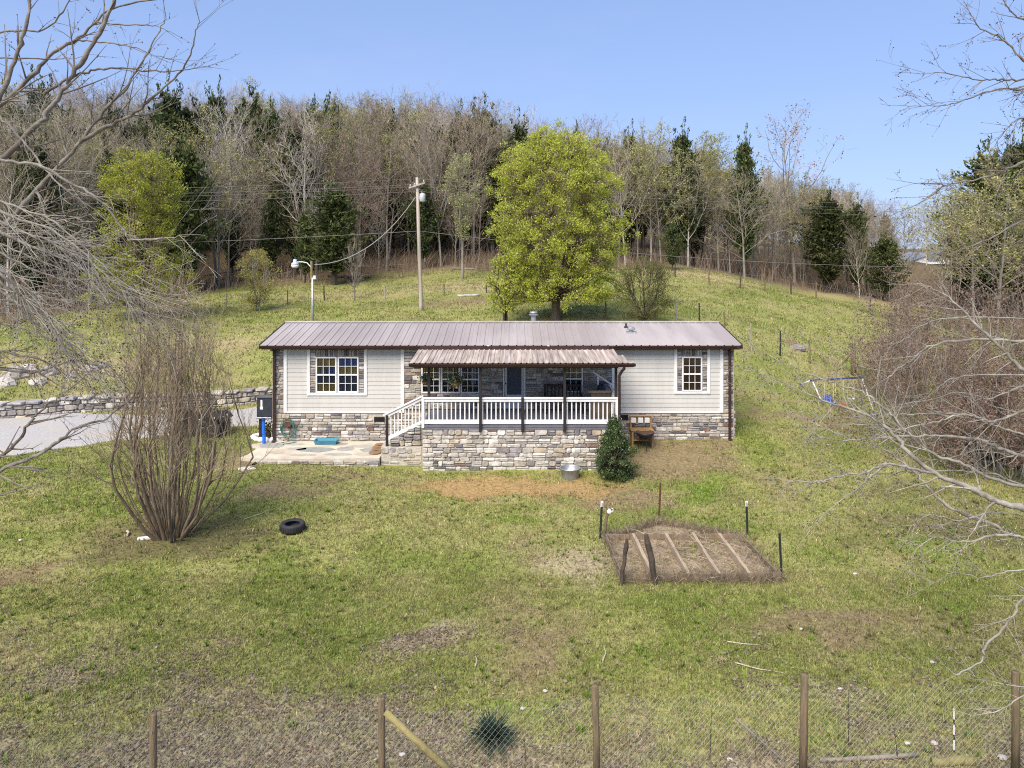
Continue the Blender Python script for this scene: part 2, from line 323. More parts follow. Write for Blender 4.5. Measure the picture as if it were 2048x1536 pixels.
# ------------------------------------------------------------------ ground sheet
def axis(a, b, d, lo, hi, g=1.12):
    v = list(np.arange(a, b+1e-6, d)); s = d
    while v[-1] < hi: s *= g; v.append(v[-1]+s)
    s = d
    while v[0] > lo: s *= g; v.insert(0, v[0]-s)
    return np.array(v)
gx = axis(-22, 22, .28, -900, 900); gy = axis(8, 42, .28, -60, 1500)
XX, YY = np.meshgrid(gx, gy); ZZ = H(XX, YY); CC, _, _ = gcover(XX, YY)
nx, ny = len(gx), len(gy)
me = bpy.data.meshes.new('ground')
vv = np.stack([XX, YY, ZZ], -1).reshape(-1, 3).astype(np.float32)
ii = (np.arange(ny-1)[:, None]*nx+np.arange(nx-1)[None]).ravel()
ff = np.stack([ii, ii+1, ii+nx+1, ii+nx], 1).astype(np.int32)
me.vertices.add(len(vv)); me.vertices.foreach_set('co', vv.ravel()); me.loops.add(ff.size); me.loops.foreach_set('vertex_index', ff.ravel())
me.polygons.add(len(ff)); me.polygons.foreach_set('loop_start', np.arange(0, ff.size, 4, dtype=np.int32)); me.polygons.foreach_set('use_smooth', [True]*len(ff))
ca = me.color_attributes.new('Col', 'FLOAT_COLOR', 'POINT'); c4 = np.ones((len(vv), 4), np.float32); c4[:, :3] = CC.reshape(-1, 3); ca.data.foreach_set('color', c4.ravel())
me.update(); me.validate()
gm = mat('ground', (1.3, 1.27, 1.2), (.5, .49, .45), 11, .95, bump=1.0, bscale=16, attr=True, detail=8, spec=.15, c3=(1.2, 1.12, 1.05), s3=22)
ground = link(me, 'ground', gm); ground['kind'] = 'structure'

# grass blades: thousands of three-cornered blades following the ground cover
def blades(n, y0, y1, hb, wb, per, spread, seed, xlim=40, lod=1.0):
    r = np.random.default_rng(seed)
    d = np.sqrt(r.uniform(y0*y0, y1*y1, n)); x = r.uniform(-1, 1, n)*(.74*d+3.2)
    c, bare, lit = gcover(x, d)
    keep = (r.uniform(0, 1, n) > bare*.93) & ~((x > -9.6) & (x < -3) & (d > 25.0) & (d < 33)) & ~((x > 3.6) & (x < 8.45) & (d > 27.25) & (d < 33)) & ~((x > -3.2) & (x < 3.8) & (d > 24.7) & (d < 30)) & (road_mask(x, d) < .5)
    x, d, c = x[keep], d[keep], c[keep]; n = len(x)
    x = (x[:, None]+r.normal(0, spread, (n, per))).ravel(); d = (d[:, None]+r.normal(0, spread, (n, per))).ravel()
    c = np.repeat(c, per, 0)
    z = H(x, d); m = len(x); a = r.uniform(0, 2*math.pi, m); lean = r.uniform(.1, .9, m); hh = hb*r.uniform(.5, 1.4, m); b = r.uniform(0, 2*math.pi, m)
    ux, uy = np.cos(a)*wb, np.sin(a)*wb
    v = np.empty((m, 3, 3)); v[:, 0] = np.stack([x-ux, d-uy, z-.01], 1); v[:, 1] = np.stack([x+ux, d+uy, z-.01], 1)
    v[:, 2] = np.stack([x+np.cos(b)*lean*hh, d+np.sin(b)*lean*hh, z+hh*(1.1-.5*lean)], 1)
    k = r.uniform(.6, 1.5, (m, 1))*np.repeat(r.uniform(.75, 1.3, (n, 1)), per, 0); c = c*k
    st = (r.uniform(0, 1, m) < .17)[:, None]; c = np.where(st, STRAW*k*1.05, c)
    gr = (r.uniform(0, 1, m) < .22)[:, None]; c = np.where(gr & ~st, c*.45+LUSH*.6*k, c)
    return v.reshape(-1, 3), np.repeat(c, 3, 0)
# driveway line (centre, half width) on the left of the house
RD = np.array([(-34, 26.0, 3.2), (-22, 27.2, 3.2), (-17, 28.2, 3.0), (-13.5, 29.6, 2.4), (-10.5, 30.9, 1.9), (-6, 31.6, 1.3), (-2, 31.8, 1.0)])
def road_mask(x, y):
    cy = np.interp(x, RD[:, 0], RD[:, 1]); hw = np.interp(x, RD[:, 0], RD[:, 2])
    e = (fbm(x, y, .7, 3, 61)-.5)*1.6
    return np.where(x < -2, sstep(.35, -.35, np.abs(y-cy)-hw+e), 0)
v1, c1 = blades(80000, 6.5, 17, .06, .009, 6, .045, 101)
v2, c2 = blades(60000, 17, 29, .075, .013, 5, .06, 102)
v3, c3 = blades(44000, 29, 76, .13, .03, 5, .13, 103)
o = link(fast_mesh('grass', np.concatenate([v1, v2, v3]), 3, np.concatenate([c1, c2, c3])), 'grass', mat('grass_blade', (1.12, 1.12, 1.05), (.85, .85, .8), 3, .7, attr=True, transl=.2, spec=.2))
o['kind'] = 'stuff'; o['label'] = 'short patchy spring grass covering the yard and pasture'; o['category'] = 'grass'

def leaf_litter(n, y0, y1, seed, size, base, name='fallen_leaves'):
    r = np.random.default_rng(seed); d = np.sqrt(r.uniform(y0*y0, y1*y1, n)); x = r.uniform(-1, 1, n)*(.74*d+3.2)
    c, bare, lit = gcover(x, d); cl = fbm(x, d, 1.3, 3, 77)
    keep = (r.uniform(0, 1, n) < base+lit*.9+.35*sstep(.58, .75, cl)) & (road_mask(x, d) < .5) & ~((x > -9.2) & (x < 8.4) & (d > 24.8))
    x, d = x[keep], d[keep]; m = len(x); z = H(x, d)+r.uniform(.012, .045, m)
    a = r.uniform(0, 2*math.pi, m); L = size*r.uniform(.6, 1.5, m); w = L*r.uniform(.4, .75, m)
    t1 = r.normal(0, .3, m); t2 = r.normal(0, .35, m); ca_, sa = np.cos(a), np.sin(a)
    P = np.stack([x, d, z], 1); A = np.stack([ca_*L, sa*L, t1*L], 1)*.5; B = np.stack([-sa*w, ca_*w, t2*w], 1)*.5
    v = np.stack([P-A, P+B, P+A, P-B], 1).reshape(-1, 3)
    pal = np.array([(.38, .305, .24), (.28, .215, .155), (.46, .39, .32), (.19, .135, .095), (.58, .52, .45)]); cc = pal[r.choice(5, m, p=[.34, .28, .2, .13, .05])]*r.uniform(.8, 1.15, (m, 1))
    return v, cc
va, ca1 = leaf_litter(170000, 6.5, 14.5, 201, .046, .05); vb, cb1 = leaf_litter(40000, 14.5, 30, 202, .06, .07)
o = link(fast_mesh('fallen_leaves', np.concatenate([va, vb]), 4, np.concatenate([ca1, cb1])), 'fallen_leaves', leaf_mat)
o['kind'] = 'stuff'; o['label'] = 'dry tan fallen leaves scattered over the lawn'; o['category'] = 'leaves'

# coarse tufts and broad-leaved weeds
r = np.random.default_rng(303); n = 3000; d = np.sqrt(r.uniform(9.5**2, 26**2, n)); x = r.uniform(-.76, .76, n)*d; cl = fbm(x, d, .7, 3, 88); c, bare, lit = gcover(x, d)
k = (cl > .52) & (road_mask(x, d) < .4) & (bare < .6) & ~((x > -9.7) & (x < 8.5) & (d > 24.6) & (d < 33.5)); x, d, c = x[k], d[k], c[k]; n = len(x); z = H(x, d); sz = r.uniform(.05, .12, n); per = 16
P_ = np.repeat(np.stack([x, d, z], 1), per, 0); S_ = np.repeat(sz, per)[:, None]; a = r.uniform(0, 6.28, n*per); e = r.uniform(.2, 1.3, n*per); dr = np.stack([np.cos(a)*np.cos(e), np.sin(a)*np.cos(e), np.sin(e)], 1); sd = np.stack([-np.sin(a), np.cos(a), 0*a], 1)*S_*.12
P_ = P_+dr*S_*.15; vt = np.stack([P_-sd, P_+sd, P_+dr*S_*r.uniform(.7, 1.4, (n*per, 1))], 1); ct = np.repeat(np.where(r.uniform(0, 1, (n, 1)) < .5, c*.95, np.where(r.uniform(0, 1, (n, 1)) < .4, STRAW, LUSH*1.05)), per, 0)*r.uniform(.65, 1.3, (n*per, 1))
o = link(fast_mesh('tufts', vt.reshape(-1, 3), 3, np.repeat(ct, 3, 0)), 'tufts', MAT['grass_blade']); o['kind'] = 'stuff'; o['label'] = 'coarse grass tufts and weeds standing up from the lawn'; o['category'] = 'weeds'
# gravel driveway
xs = np.arange(-34, -2, .3); ts = np.linspace(-1.18, 1.18, 26); v = []; f = []
for i, x in enumerate(xs):
    cy = np.interp(x, RD[:, 0], RD[:, 1]); hw = np.interp(x, RD[:, 0], RD[:, 2]); y = cy+ts*hw
    m = road_mask(np.full(len(ts), x), y); z = H(np.full(len(ts), x), y)+.03*m-.06*(1-m)
    v += [(x, a, b) for a, b in zip(y, z)]
k = len(ts); f = [(i*k+j, (i+1)*k+j, (i+1)*k+j+1, i*k+j+1) for i in range(len(xs)-1) for j in range(k-1)]
gravel = mat('gravel', (.43, .425, .425), (.29, .28, .265), 22, .95, bump=.6, bscale=60, c3=(.40, .36, .295), s3=.45, detail=10)
o = MB().add(v, f).build('driveway', gravel, smooth=True); o['kind'] = 'structure'

# ------------------------------------------------------------------ stone work
def ashlar(u0, v0, u1, v1, hm=.08, hM=.19, wm=.16, wM=.55, gap=.016):
    out = []; v = v0
    while v < v1-1e-3:
        h = U(hm, hM)
        if v1-v-h < hm*.9: h = v1-v
        u = u0
        while u < u1-1e-3:
            w = U(wm, wM)*(1.15 if h < .12 else .85)
            if u1-u-w < wm*.8: w = u1-u
            if h > .135 and U() < .38:
                q = U(.4, .6)*h; out.append((u, v, u+w, v+q)); out.append((u, v+q, u+w, v+h))
            else: out.append((u, v, u+w, v+h))
            u += w
        v += h
    return [(a+gap/2, b+gap/2, c-gap/2, d-gap/2) for a, b, c, d in out]
def stone_geo(rc, y_back, depth, rough=.012, to=None):
    """one dressed stone: chipped corners and an uneven proud face; to maps (u, v, out) to world"""
    a, b, c, d = rc; w, h = c-a, d-b; k = min(w, h)*.2
    P = np.array([(a+k, b), (c-k, b), (c, b+k), (c, d-k), (c-k, d), (a+k, d), (a, d-k), (a, b+k)])
    P += U(-1, 1, P.shape)*min(rough, .1*min(w, h)); ctr = np.array(((a+c)/2, (b+d)/2)); I = P+(ctr-P)*np.minimum(.4, .018/np.maximum(.02, np.abs(P-ctr)))
    dep = depth*U(.7, 1.15)
    v = np.concatenate([np.c_[P, np.zeros(8)], np.c_[P, np.full(8, dep*.72)], np.c_[I, dep+U(-.009, .009, 8)]])
    f = []
    for r_ in (0, 8): f += [(r_+i, r_+(i+1) % 8, r_+8+(i+1) % 8, r_+8+i) for i in range(8)]
    f.append(tuple(range(16, 24)))
    return (to(v) if to else np.c_[v[:, 0], y_back-v[:, 2], v[:, 1]]), f
def lay(stones, y_back, depth, parent, keep=300, to=None, pal=None, name='stone', rough=.012):
    pal = pal if pal is not None else SW
    st = sorted(stones, key=lambda q: -(q[2]-q[0])*(q[3]-q[1])); small = {}
    for i, q in enumerate(st):
        v, f = stone_geo(q, y_back, depth, rough, to); k = int(rng.choice(len(STONE), p=pal))
        if i < keep: MB().add(v, f).build(name, STONE[k], parent)
        else: small.setdefault(k, MB()).add(v, f)
    for k, mb in small.items():
        o = mb.build('small_stones', STONE[k], parent); o['kind'] = 'stuff'

# retaining wall along the drive
grey = np.array([4, 2, 5, 4, 1, 1.5, .6, .5, .3, 3.]); grey /= grey.sum()
rw = thing('retaining_wall', 'long low dry-stacked grey stone retaining wall beside the gravel drive', 'stone wall', (-14, wall_y(-14.), Hs(-14, wall_y(-14)-.3)))
wx = np.arange(-24, -4, .5); vb_ = []
for x in wx:
    y = wall_y(x); zb = Hs(x, y-.35)-.2; zt = zb+.82+.03*math.sin(x*1.7); vb_ += [(x, y-.02, zb), (x, y-.02, zt-.06), (x, y+.4, zt-.06), (x, y+.4, zb)]
core = MB().add(vb_, [(i*4+j, i*4+4+j, i*4+4+(j+1) % 4, i*4+(j+1) % 4) for i in range(len(wx)-1) for j in range(4)]).build('wall_core', mat('wall_core', (.2, .18, .15), (.12, .11, .09), 8, .95, bump=.5), rw)
def to_wall(v):
    x = v[:, 0]; y = wall_y(x)-v[:, 2]; zb = np.interp(x, wx, [p[2] for p in vb_[::4]]); return np.c_[x, y, zb+v[:, 1]]
lay([q for q in ashlar(-24, .12, -4.6, .74, .14, .24, .22, .62, .03)], 0, .11, rw, 300, to_wall, grey, rough=.035)
for x in np.arange(-24, -4.8, .62):   # flat cap stones
    w = .56*U(.85, 1.05); zt = np.interp(x+.3, wx, [p[2] for p in vb_[::4]])+.76
    MB().box(x, x+w, wall_y(x+.3)-.14-U(0, .05), wall_y(x+.3)+.4, zt, zt+.09+U(0, .03), .03, M=lambda v: v+U(-.014, .014, v.shape)).build('cap_stone', STONE[int(rng.choice(10, p=grey))], rw)

# ------------------------------------------------------------------ the house
k3 = 27.3/F
def hx(px): return (px-1024)*k3
def hz(py): return CZ-(py-YH)*k3
XL, XR, YF, YB = hx(545), hx(1468), 27.42, 32.75          # core box
house = thing('house', 'long single storey house with beige lap siding, stone veneer and brown metal roof', 'house', (0, 30, .3))
MB().box(XL+.02, XR-.02, YF, YB, .0, 3.84).build('wall_core', mat('wall_inside', (.28, .25, .22), (.24, .21, .18), 3, .9), house)
veneer = MB().box(XL, XR, YF-.03, YF+.02, .0, 1.34).box(XL, hx(568), YF-.03, YF+.02, 1.34, 3.83).box(hx(1446), XR, YF-.03, YF+.02, 1.34, 3.83).box(XL-.03, XL, YF-.03, YB, 0, 3.84).box(XR, XR+.03, YF-.03, YB, 0, 3.84)
# around the openings the mortar bed is laid in strips
TW_ = [(842, 960, 731, 787), (1006, 1051, 700, 860), (1128, 1166, 731, 785)]
def strips(mb, x0, x1, z0, z1, holes, y0, y1):
    xs_ = sorted({x0, x1, *[h[0] for h in holes], *[h[1] for h in holes]}); rects = []
    for a, b in zip(xs_[:-1], xs_[1:]):
        if b-a < .02: continue
        hs = [h for h in holes if h[0] <= a+1e-4 and h[1] >= b-1e-4]; z = z0
        for h in sorted(hs, key=lambda q: q[2]):
            if h[2] > z+.02: rects.append((a, z, b, h[2]))
            z = h[3]
        if z < z1-.02: rects.append((a, z, b, z1))
    for a, c, b, d in rects: mb.box(a, b, y0, y1, c, d)
    return rects
DECK = 1.485
holes = [(hx(a), hx(b), max(hz(d), DECK), hz(c)) for a, b, c, d in TW_]
holes[1] = (hx(1006), hx(1051), DECK, 3.62)
midrects = strips(veneer, hx(807), hx(1229), DECK, 3.83, holes, YF-.03, YF+.02)
WIN = [(631, 717, 714, 786, 613.5, 733.5, 791.5), (1364.5, 1405, 713.5, 783.5, 1349, 1421, 788)]   # window box and white surround
srects = []
for a, b, c, d, e, g, s in WIN:
    srects += strips(veneer, hx(e+6), hx(g-6), hz(s-5), 3.83, [(hx(a), hx(b), hz(d), hz(c))], YF-.03, YF+.02)
ven = veneer.build('stone_veneer', mortar, house)
S = ashlar(XL, .05, hx(846), 1.32, .075, .17) + ashlar(hx(1238), .05, XR, 1.32, .075, .17) + ashlar(XL, 1.33, hx(566.5), 3.8, .08, .18, .14, .3) + ashlar(hx(1447.3), 1.33, XR, 3.8, .08, .18, .14, .3)
SM = []
for q in midrects:
    if q[2]-q[0] > .15 and q[3]-q[1] > .06: SM += ashlar(*q, .09, .2, .2, .55)
S = [q for q in S if not (q[0] < hx(768) and q[2] > hx(748) and q[1] < hz(835) and q[3] > hz(844)) and not (q[0] < hx(1256) and q[2] > hx(1240) and q[1] < hz(831) and q[3] > hz(840))]
for q in srects:
    u0, v0, u1, v1 = q
    if v1 > 3.5 and v0 > 3.3:      # soldier course over the window, sloped stones towards its ends
        n = int((u1-u0)/.085); S += [(u0+(u1-u0)*i/n+.006, v0+.02, u0+(u1-u0)*(i+1)/n-.006, v0+.26) for i in range(n)] + ashlar(u0, v0+.27, u1, v1, .06, .1)
    elif u1-u0 > .12: S += ashlar(*q, .06, .13, .25, .5)
dk = SW.copy(); dk[[0, 2, 5, 6]] *= 1.3; dk /= dk.sum()
lay(S, YF-.03, .055, ven, 190, None, dk)
porch_lift = SW.copy(); porch_lift[[0, 2, 5, 6]] *= 2.0; porch_lift[[4, 3]] *= .5; porch_lift /= porch_lift.sum(); lay(SM, YF-.03, .055, ven, 110, None, porch_lift)  # lighter stone mix under the porch roof, brightening its shade by colour
side = lambda v: np.c_[XL-.03-v[:, 2], v[:, 0], v[:, 1]]
lay(ashlar(YF-.08, .05, YB, 3.75, .1, .2, .2, .5)[:120], 0, .05, ven, 0, side)
side2 = lambda v: np.c_[XR+.03+v[:, 2], v[:, 0], v[:, 1]]
lay(ashlar(YF-.08, .05, YB, 3.75, .1, .2, .2, .5)[:200], 0, .05, ven, 0, side2)

# lap siding, plank by plank
siding = mat('siding', (.53, .522, .50), (.50, .49, .47), 2.5, .62, bump=.08, bscale=40, rnd=.03, c3=(.49, .48, .455), s3=1.3, stretch=(2.5, 1, .35))
def plank(x0, x1, z0, z1, parent):
    v = []
    for x in (x0, x1): v += [(x, YF-.066, z0), (x, YF-.050, z1+.02), (x, YF-.005, z1+.02), (x, YF-.005, z0)]
    MB().add(v, [(0, 4, 5, 1), (1, 5, 6, 2), (2, 6, 7, 3), (3, 7, 4, 0), (0, 1, 2, 3), (7, 6, 5, 4)]).build('siding_plank', siding, parent)
sid = MB().box(hx(568), hx(807), YF-.004, YF+.02, 1.34, 3.83).box(hx(1229), hx(1446), YF-.004, YF+.02, 1.34, 3.83).build('siding', siding, house)
PH = .162
for x0, x1, top, (a, b, c, d, e, g, s) in [(hx(572), hx(803), 3.80, WIN[0]), (hx(1231), hx(1442), 3.66, WIN[1])]:
    z = 1.40
    while z < top-.03:
        z1 = min(z+PH, top)
        if z < hz(s): plank(x0, x1, z, z1, sid) if z1 <= hz(s)+.04 else (plank(x0, hx(e), z, z1, sid), plank(hx(g), x1, z, z1, sid), MB().box(hx(e), hx(g), YF-.06, YF-.01, z, hz(s)-.01).build('siding_plank', siding, sid))
        else: plank(x0, hx(e), z, z1, sid); plank(hx(g), x1, z, z1, sid)
        z += PH
sheath = mat('sheathing', (.52, .40, .13), (.42, .33, .12), 4, .8)
MB().box(hx(1231), hx(1348.5), YF-.03, YF-.006, 3.665, 3.82).build('bare_sheathing', sheath, house)['label'] = 'exposed yellow sheathing strip under the eave'
MB().box(hx(1421.5), hx(1441), YF-.03, YF-.006, 3.665, 3.82).build('bare_sheathing', sheath, house)
def trim(x0, x1, z0, z1, y=YF-.10, y1=YF-.006): return MB().box(x0, x1, y, y1, z0, z1, .008).build('trim_board', white_paint, house)
for a, b in [(566.6, 573.2), (801.6, 808.2), (1440.8, 1447.3), (1223.5, 1230.5)]: trim(hx(a), hx(b), 1.36, 3.80)
MB().box(hx(573.3), hx(801.5), YF-.085, YF-.006, 1.345, 1.398, .006).build('trim_board', white_paint, house); MB().box(hx(1230.6), hx(1440.7), YF-.085, YF-.006, 1.345, 1.398, .006).build('trim_board', white_paint, house)
for a, b, c, d, e, g, s in WIN:
    trim(hx(e), hx(e+6), hz(s), 3.80); trim(hx(g-6), hx(g), hz(s), 3.80); trim(hx(e+6)+.002, hx(g-6)-.002, hz(s), hz(s-5.5), YF-.095)
for a, b, c, d in [(748, 768, 835, 844), (1240, 1256, 831, 840)]:
    vent = MB().box(hx(a)-.01, hx(b)+.01, YF-.075, YF-.03, hz(d)-.01, hz(c)+.01, .008).build('foundation_vent', black, house)
    for i in range(4): MB().box(hx(a)+.02, hx(b)-.02, YF-.085, YF-.078, hz(d)+.01+i*.04, hz(d)+.03+i*.04).build('louver', black, vent)

# windows: frames, muntins, every pane, curtains inside
def glassmat():
    m = bpy.data.materials.new('window_glass'); m.use_nodes = True; N = m.node_tree.nodes; L = m.node_tree.links; N.clear()
    tr = N.new('ShaderNodeBsdfTransparent'); tr.inputs[0].default_value = (.88, .9, .92, 1); gl = N.new('ShaderNodeBsdfGlossy'); gl.inputs[1].default_value = .03
    fr = N.new('ShaderNodeFresnel'); fr.inputs[0].default_value = 1.5; ms = N.new('ShaderNodeMixShader'); o_ = N.new('ShaderNodeOutputMaterial')
    L.new(fr.outputs[0], ms.inputs[0]); L.new(tr.outputs[0], ms.inputs[1]); L.new(gl.outputs[0], ms.inputs[2]); L.new(ms.outputs[0], o_.inputs[0]); return m
glass = glassmat(); inside = mat('room_dark', (.028, .033, .045), (.02, .022, .03), 2, .9)
CUR = {'gold': mat('curtain_gold', (.46, .36, .13), (.25, .19, .07), 5, .9, stretch=(6, 1, .6)), 'blue': mat('curtain_blue', (.09, .17, .42), (.05, .08, .2), 5, .9, stretch=(6, 1, .6)), 'brown': mat('curtain_brown', (.2, .11, .06), (.12, .07, .04), 5, .9, stretch=(6, 1, .6)), 'dark': inside, 'slate': mat('curtain_slate', (.11, .13, .17), (.06, .075, .1), 5, .9, stretch=(6, 1, .6)), 'white': mat('blind_white', (.4, .46, .55), (.35, .4, .5), 5, .9)}
def window(x0, x1, z0, z1, nxp, nzp, curt, name='window'):
    fw = .055; y0 = YF-.115; f_ = MB()
    f_.box(x0, x0+fw, y0, YF-.005, z0, z1, .008).box(x1-fw, x1, y0, YF-.005, z0, z1, .008).box(x0+fw, x1-fw, y0+.003, YF-.005, z0, z0+fw, .008).box(x0+fw, x1-fw, y0+.003, YF-.005, z1-fw, z1, .008)
    zm = (z0+z1)/2; f_.box(x0+fw, x1-fw, y0+.012, YF-.02, zm-.028, zm+.028, .006)
    w = f_.build(name, vinyl, house)
    gx0, gx1 = x0+fw, x1-fw
    for (a, b, yy) in ((z0+fw, zm-.028, y0+.045), (zm+.028, z1-fw, y0+.03)):
        for i in range(1, nxp):
            x = gx0+(gx1-gx0)*i/nxp; MB().box(x-.009, x+.009, yy-.008, yy+.012, a, b).build('muntin', vinyl, w)
        for j in range(1, nzp):
            z = a+(b-a)*j/nzp; MB().box(gx0, gx1, yy-.006, yy+.010, z-.009, z+.009).build('muntin', vinyl, w)
        for i in range(nxp):
            for j in range(nzp):
                xa = gx0+(gx1-gx0)*i/nxp; xb = gx0+(gx1-gx0)*(i+1)/nxp; za = a+(b-a)*j/nzp; zb = a+(b-a)*(j+1)/nzp; t = U(-.002, .002, 4)
                MB().add([(xa, yy+t[0], za), (xb, yy+t[1], za), (xb, yy+t[2], zb), (xa, yy+t[3], zb)], [(0, 1, 2, 3)]).build('pane', glass, w)
    # behind the glass: rows of cloth, and dark sheets painted for the unlit room
    for (u0, u1, w0, w1, cn) in curt:
        n = max(3, int((u1-u0)*(gx1-gx0)/.05)); xs_ = np.linspace(gx0+(gx1-gx0)*u0, gx0+(gx1-gx0)*u1, n); v = []
        za, zb = z0+fw+(z1-z0-2*fw)*w0, z0+fw+(z1-z0-2*fw)*w1
        for i, x in enumerate(xs_): yy = YF-.025+(.008 if i % 2 else -.008); v += [(x, yy, za), (x, yy, zb)]
        MB().add(v, [(2*i, 2*i+2, 2*i+3, 2*i+1) for i in range(n-1)]).build('curtain_or_dark', CUR[cn], w)
    return w
zc, zd = hz(786), hz(714)
window(hx(631), hx(673), zc, zd, 3, 2, [(0, 1, .72, 1, 'gold'), (0, .7, .5, .72, 'slate'), (.35, 1, .5, .735, 'blue'), (0, .4, .5, .72, 'gold'), (0, 1, .26, .5, 'slate'), (0, 1, 0, .26, 'gold')])
window(hx(675), hx(717), zc, zd, 3, 2, [(0, 1, .74, 1, 'blue'), (0, 1, .5, .74, 'gold'), (0, 1, 0, .5, 'slate')])
window(hx(1364.5), hx(1405), hz(783.5), hz(713.5), 3, 2, [(0, 1, 0, 1, 'brown')])
h0 = holes[0]; w3 = (h0[1]-h0[0])/3
for i in range(3): window(h0[0]+w3*i+.01, h0[0]+w3*(i+1)-.01, h0[2], h0[3], 3, 2, [(0, 1, .55, 1, 'gold' if i < 2 else 'slate'), (0, 1, 0, .55, 'dark')]+([(.55, 1, .3, .95, 'white')] if i == 2 else []))
window(holes[2][0], holes[2][1], holes[2][2], holes[2][3], 3, 2, [(0, 1, .55, 1, 'gold'), (0, 1, 0, .55, 'dark')])
# storm door
x0, x1 = holes[1][0], holes[1][1]; door = MB().box(x0, x0+.05, YF-.12, YF, DECK, 3.62, .008).box(x1-.05, x1, YF-.12, YF, DECK, 3.62, .008).box(x0+.05, x1-.05, YF-.12, YF, 3.56, 3.62, .008).build('front_door', vinyl, house)
MB().box(x0+.06, x0+.15, YF-.09, YF-.04, DECK+.03, 3.55, .006).box(x1-.15, x1-.06, YF-.09, YF-.04, DECK+.03, 3.55, .006).box(x0+.15, x1-.15, YF-.088, YF-.042, DECK+.03, DECK+.55, .006).box(x0+.15, x1-.15, YF-.088, YF-.042, 3.1, 3.16, .006).box(x0+.15, x1-.15, YF-.088, YF-.042, 3.47, 3.55, .006).build('door_frame', mat('door_grey', (.55, .57, .6), (.5, .52, .55), 3, .5), door)
MB().box(x0+.15, x1-.15, YF-.068, YF-.06, DECK+.55, 3.1).build('screen', mat('screen_mesh', (.075, .085, .10), (.055, .065, .075), 60, .7), door)
MB().box(x0+.15, x1-.15, YF-.068, YF-.06, 3.16, 3.47).build('screen', mat('screen_pale', (.26, .26, .25), (.2, .2, .2), 40, .7), door)
MB().lathe([(.02, 0), (.028, .02), (.022, .05)], (x0+.1, YF-.14, 2.45), 8, 'y').build('door_handle', black, door)

# main roof: ribbed panels between eave and ridge
RX0, RX1, YE, YR, ZE, ZR = -9.24, 8.42, 26.92, 30.07, 3.925, 4.44
roofm = mat('roof_mauve', (.325, .287, .278), (.285, .25, .243), .9, .5, rnd=.035, c3=(.385, .35, .34), s3=.35, stretch=(2, .4, 1))
roof = MB().box(RX0+.05, RX1-.05, YE+.04, YR, 3.80, 3.83).add([(RX0+.03, YE+.04, 3.83), (RX1-.03, YE+.04, 3.83), (RX1-.03, YR, ZR-.03), (RX0+.03, YR, ZR-.03), (RX0+.03, 2*YR-YE, 3.83), (RX1-.03, 2*YR-YE, 3.83)], [(0, 3, 4), (1, 5, 2), (0, 1, 2, 3), (3, 2, 5, 4), (0, 4, 5, 1)]).build('roof', brown_metal, house)
def roof_panel(x0, x1, y0, y1, z0, z1, m, parent, rib=.024, sk0=0, sk1=0, name='roof_panel'):
    r_ = .028; pr = [(x0, 0), (x1-2*r_-.012, 0), (x1-1.5*r_, rib), (x1-.5*r_, rib), (x1, 0)]
    mid = [((x1-x0)*.33+x0, 0), ((x1-x0)*.35+x0, .006), ((x1-x0)*.37+x0, 0)]
    pr = [pr[0], *mid, *pr[1:]]; n = len(pr); v = []
    for (yy, zz) in ((y0, z0), (y1, z1)): v += [(x, yy, zz+h) for x, h in pr]
    v += [(x, y0, z0+h-.012) for x, h in pr]
    f = [(i, i+1, n+i+1, n+i) for i in range(n-1)]+[(2*n+i, 2*n+i+1, i+1, i) for i in range(n-1)]
    return MB().add(v, f).build(name, m, parent)
NP = 58; pw = (RX1-RX0)/NP
for i in range(NP):
    roof_panel(RX0+pw*i, RX0+pw*(i+1), YE, YR, ZE, ZR, roofm, roof); roof_panel(RX0+pw*i, RX0+pw*(i+1), 2*YR-YE, YR, ZE, ZR, roofm, roof)
MB().add([(RX0-.02, YR-.15, ZR+.005), (RX1+.02, YR-.15, ZR+.005), (RX1+.02, YR, ZR+.055), (RX0-.02, YR, ZR+.055), (RX0-.02, YR+.15, ZR+.005), (RX1+.02, YR+.15, ZR+.005)], [(0, 1, 2, 3), (3, 2, 5, 4)]).build('ridge_cap', roofm, roof)
def rake(x0, x1):
    for s in (1, -1):
        a, b = (YE-.01, YR) if s > 0 else (2*YR-YE+.01, YR); v = [(x, y, z+d) for x in (x0, x1) for y, z in ((a, ZE), (b, ZR)) for d in (-.14, .035)]
        MB().add(v, [(0, 1, 3, 2), (4, 6, 7, 5), (1, 5, 7, 3), (0, 2, 6, 4), (0, 4, 5, 1), (2, 3, 7, 6)]).build('rake_trim', brown_metal, roof)
rake(RX0-.03, RX0-.005); rake(RX1+.005, RX1+.03)
def gutter(x0, x1, y0, z0, parent, hgt=.115):
    pr = [(0, hgt), (-.012, hgt), (-.012, hgt*.75), (.02, hgt*.3), (.03, 0), (.11, 0), (.11, hgt), (.10, hgt), (.10, .02), (.04, .02), (.012, hgt*.7)]; n = len(pr); v = [(x, y0+a, z0+b) for x in (x0, x1) for a, b in pr]
    MB().add(v, [(i, (i+1) % n, n+(i+1) % n, n+i) for i in range(n)]+[tuple(range(n))[::-1], tuple(range(n, 2*n))]).build('gutter', brown_metal, parent)
gutter(RX0, hx(842), YE-.03, 3.80, roof); gutter(hx(1212), RX1, YE-.03, 3.80, roof)
MB().box(RX0+.02, RX1-.02, YE+.085, YE+.11, 3.76, 3.91).build('fascia', brown_metal, roof)
MB().box(RX0+.03, RX1-.03, YE+.112, YF-.12, 3.79, 3.80).build('soffit', brown_metal, roof)
for x in (hx(977), hx(1096)): MB().box(x-.045, x+.045, YE-.02, YE+.08, 3.80, 3.915, .006).build('roof_bracket', white_paint, roof)
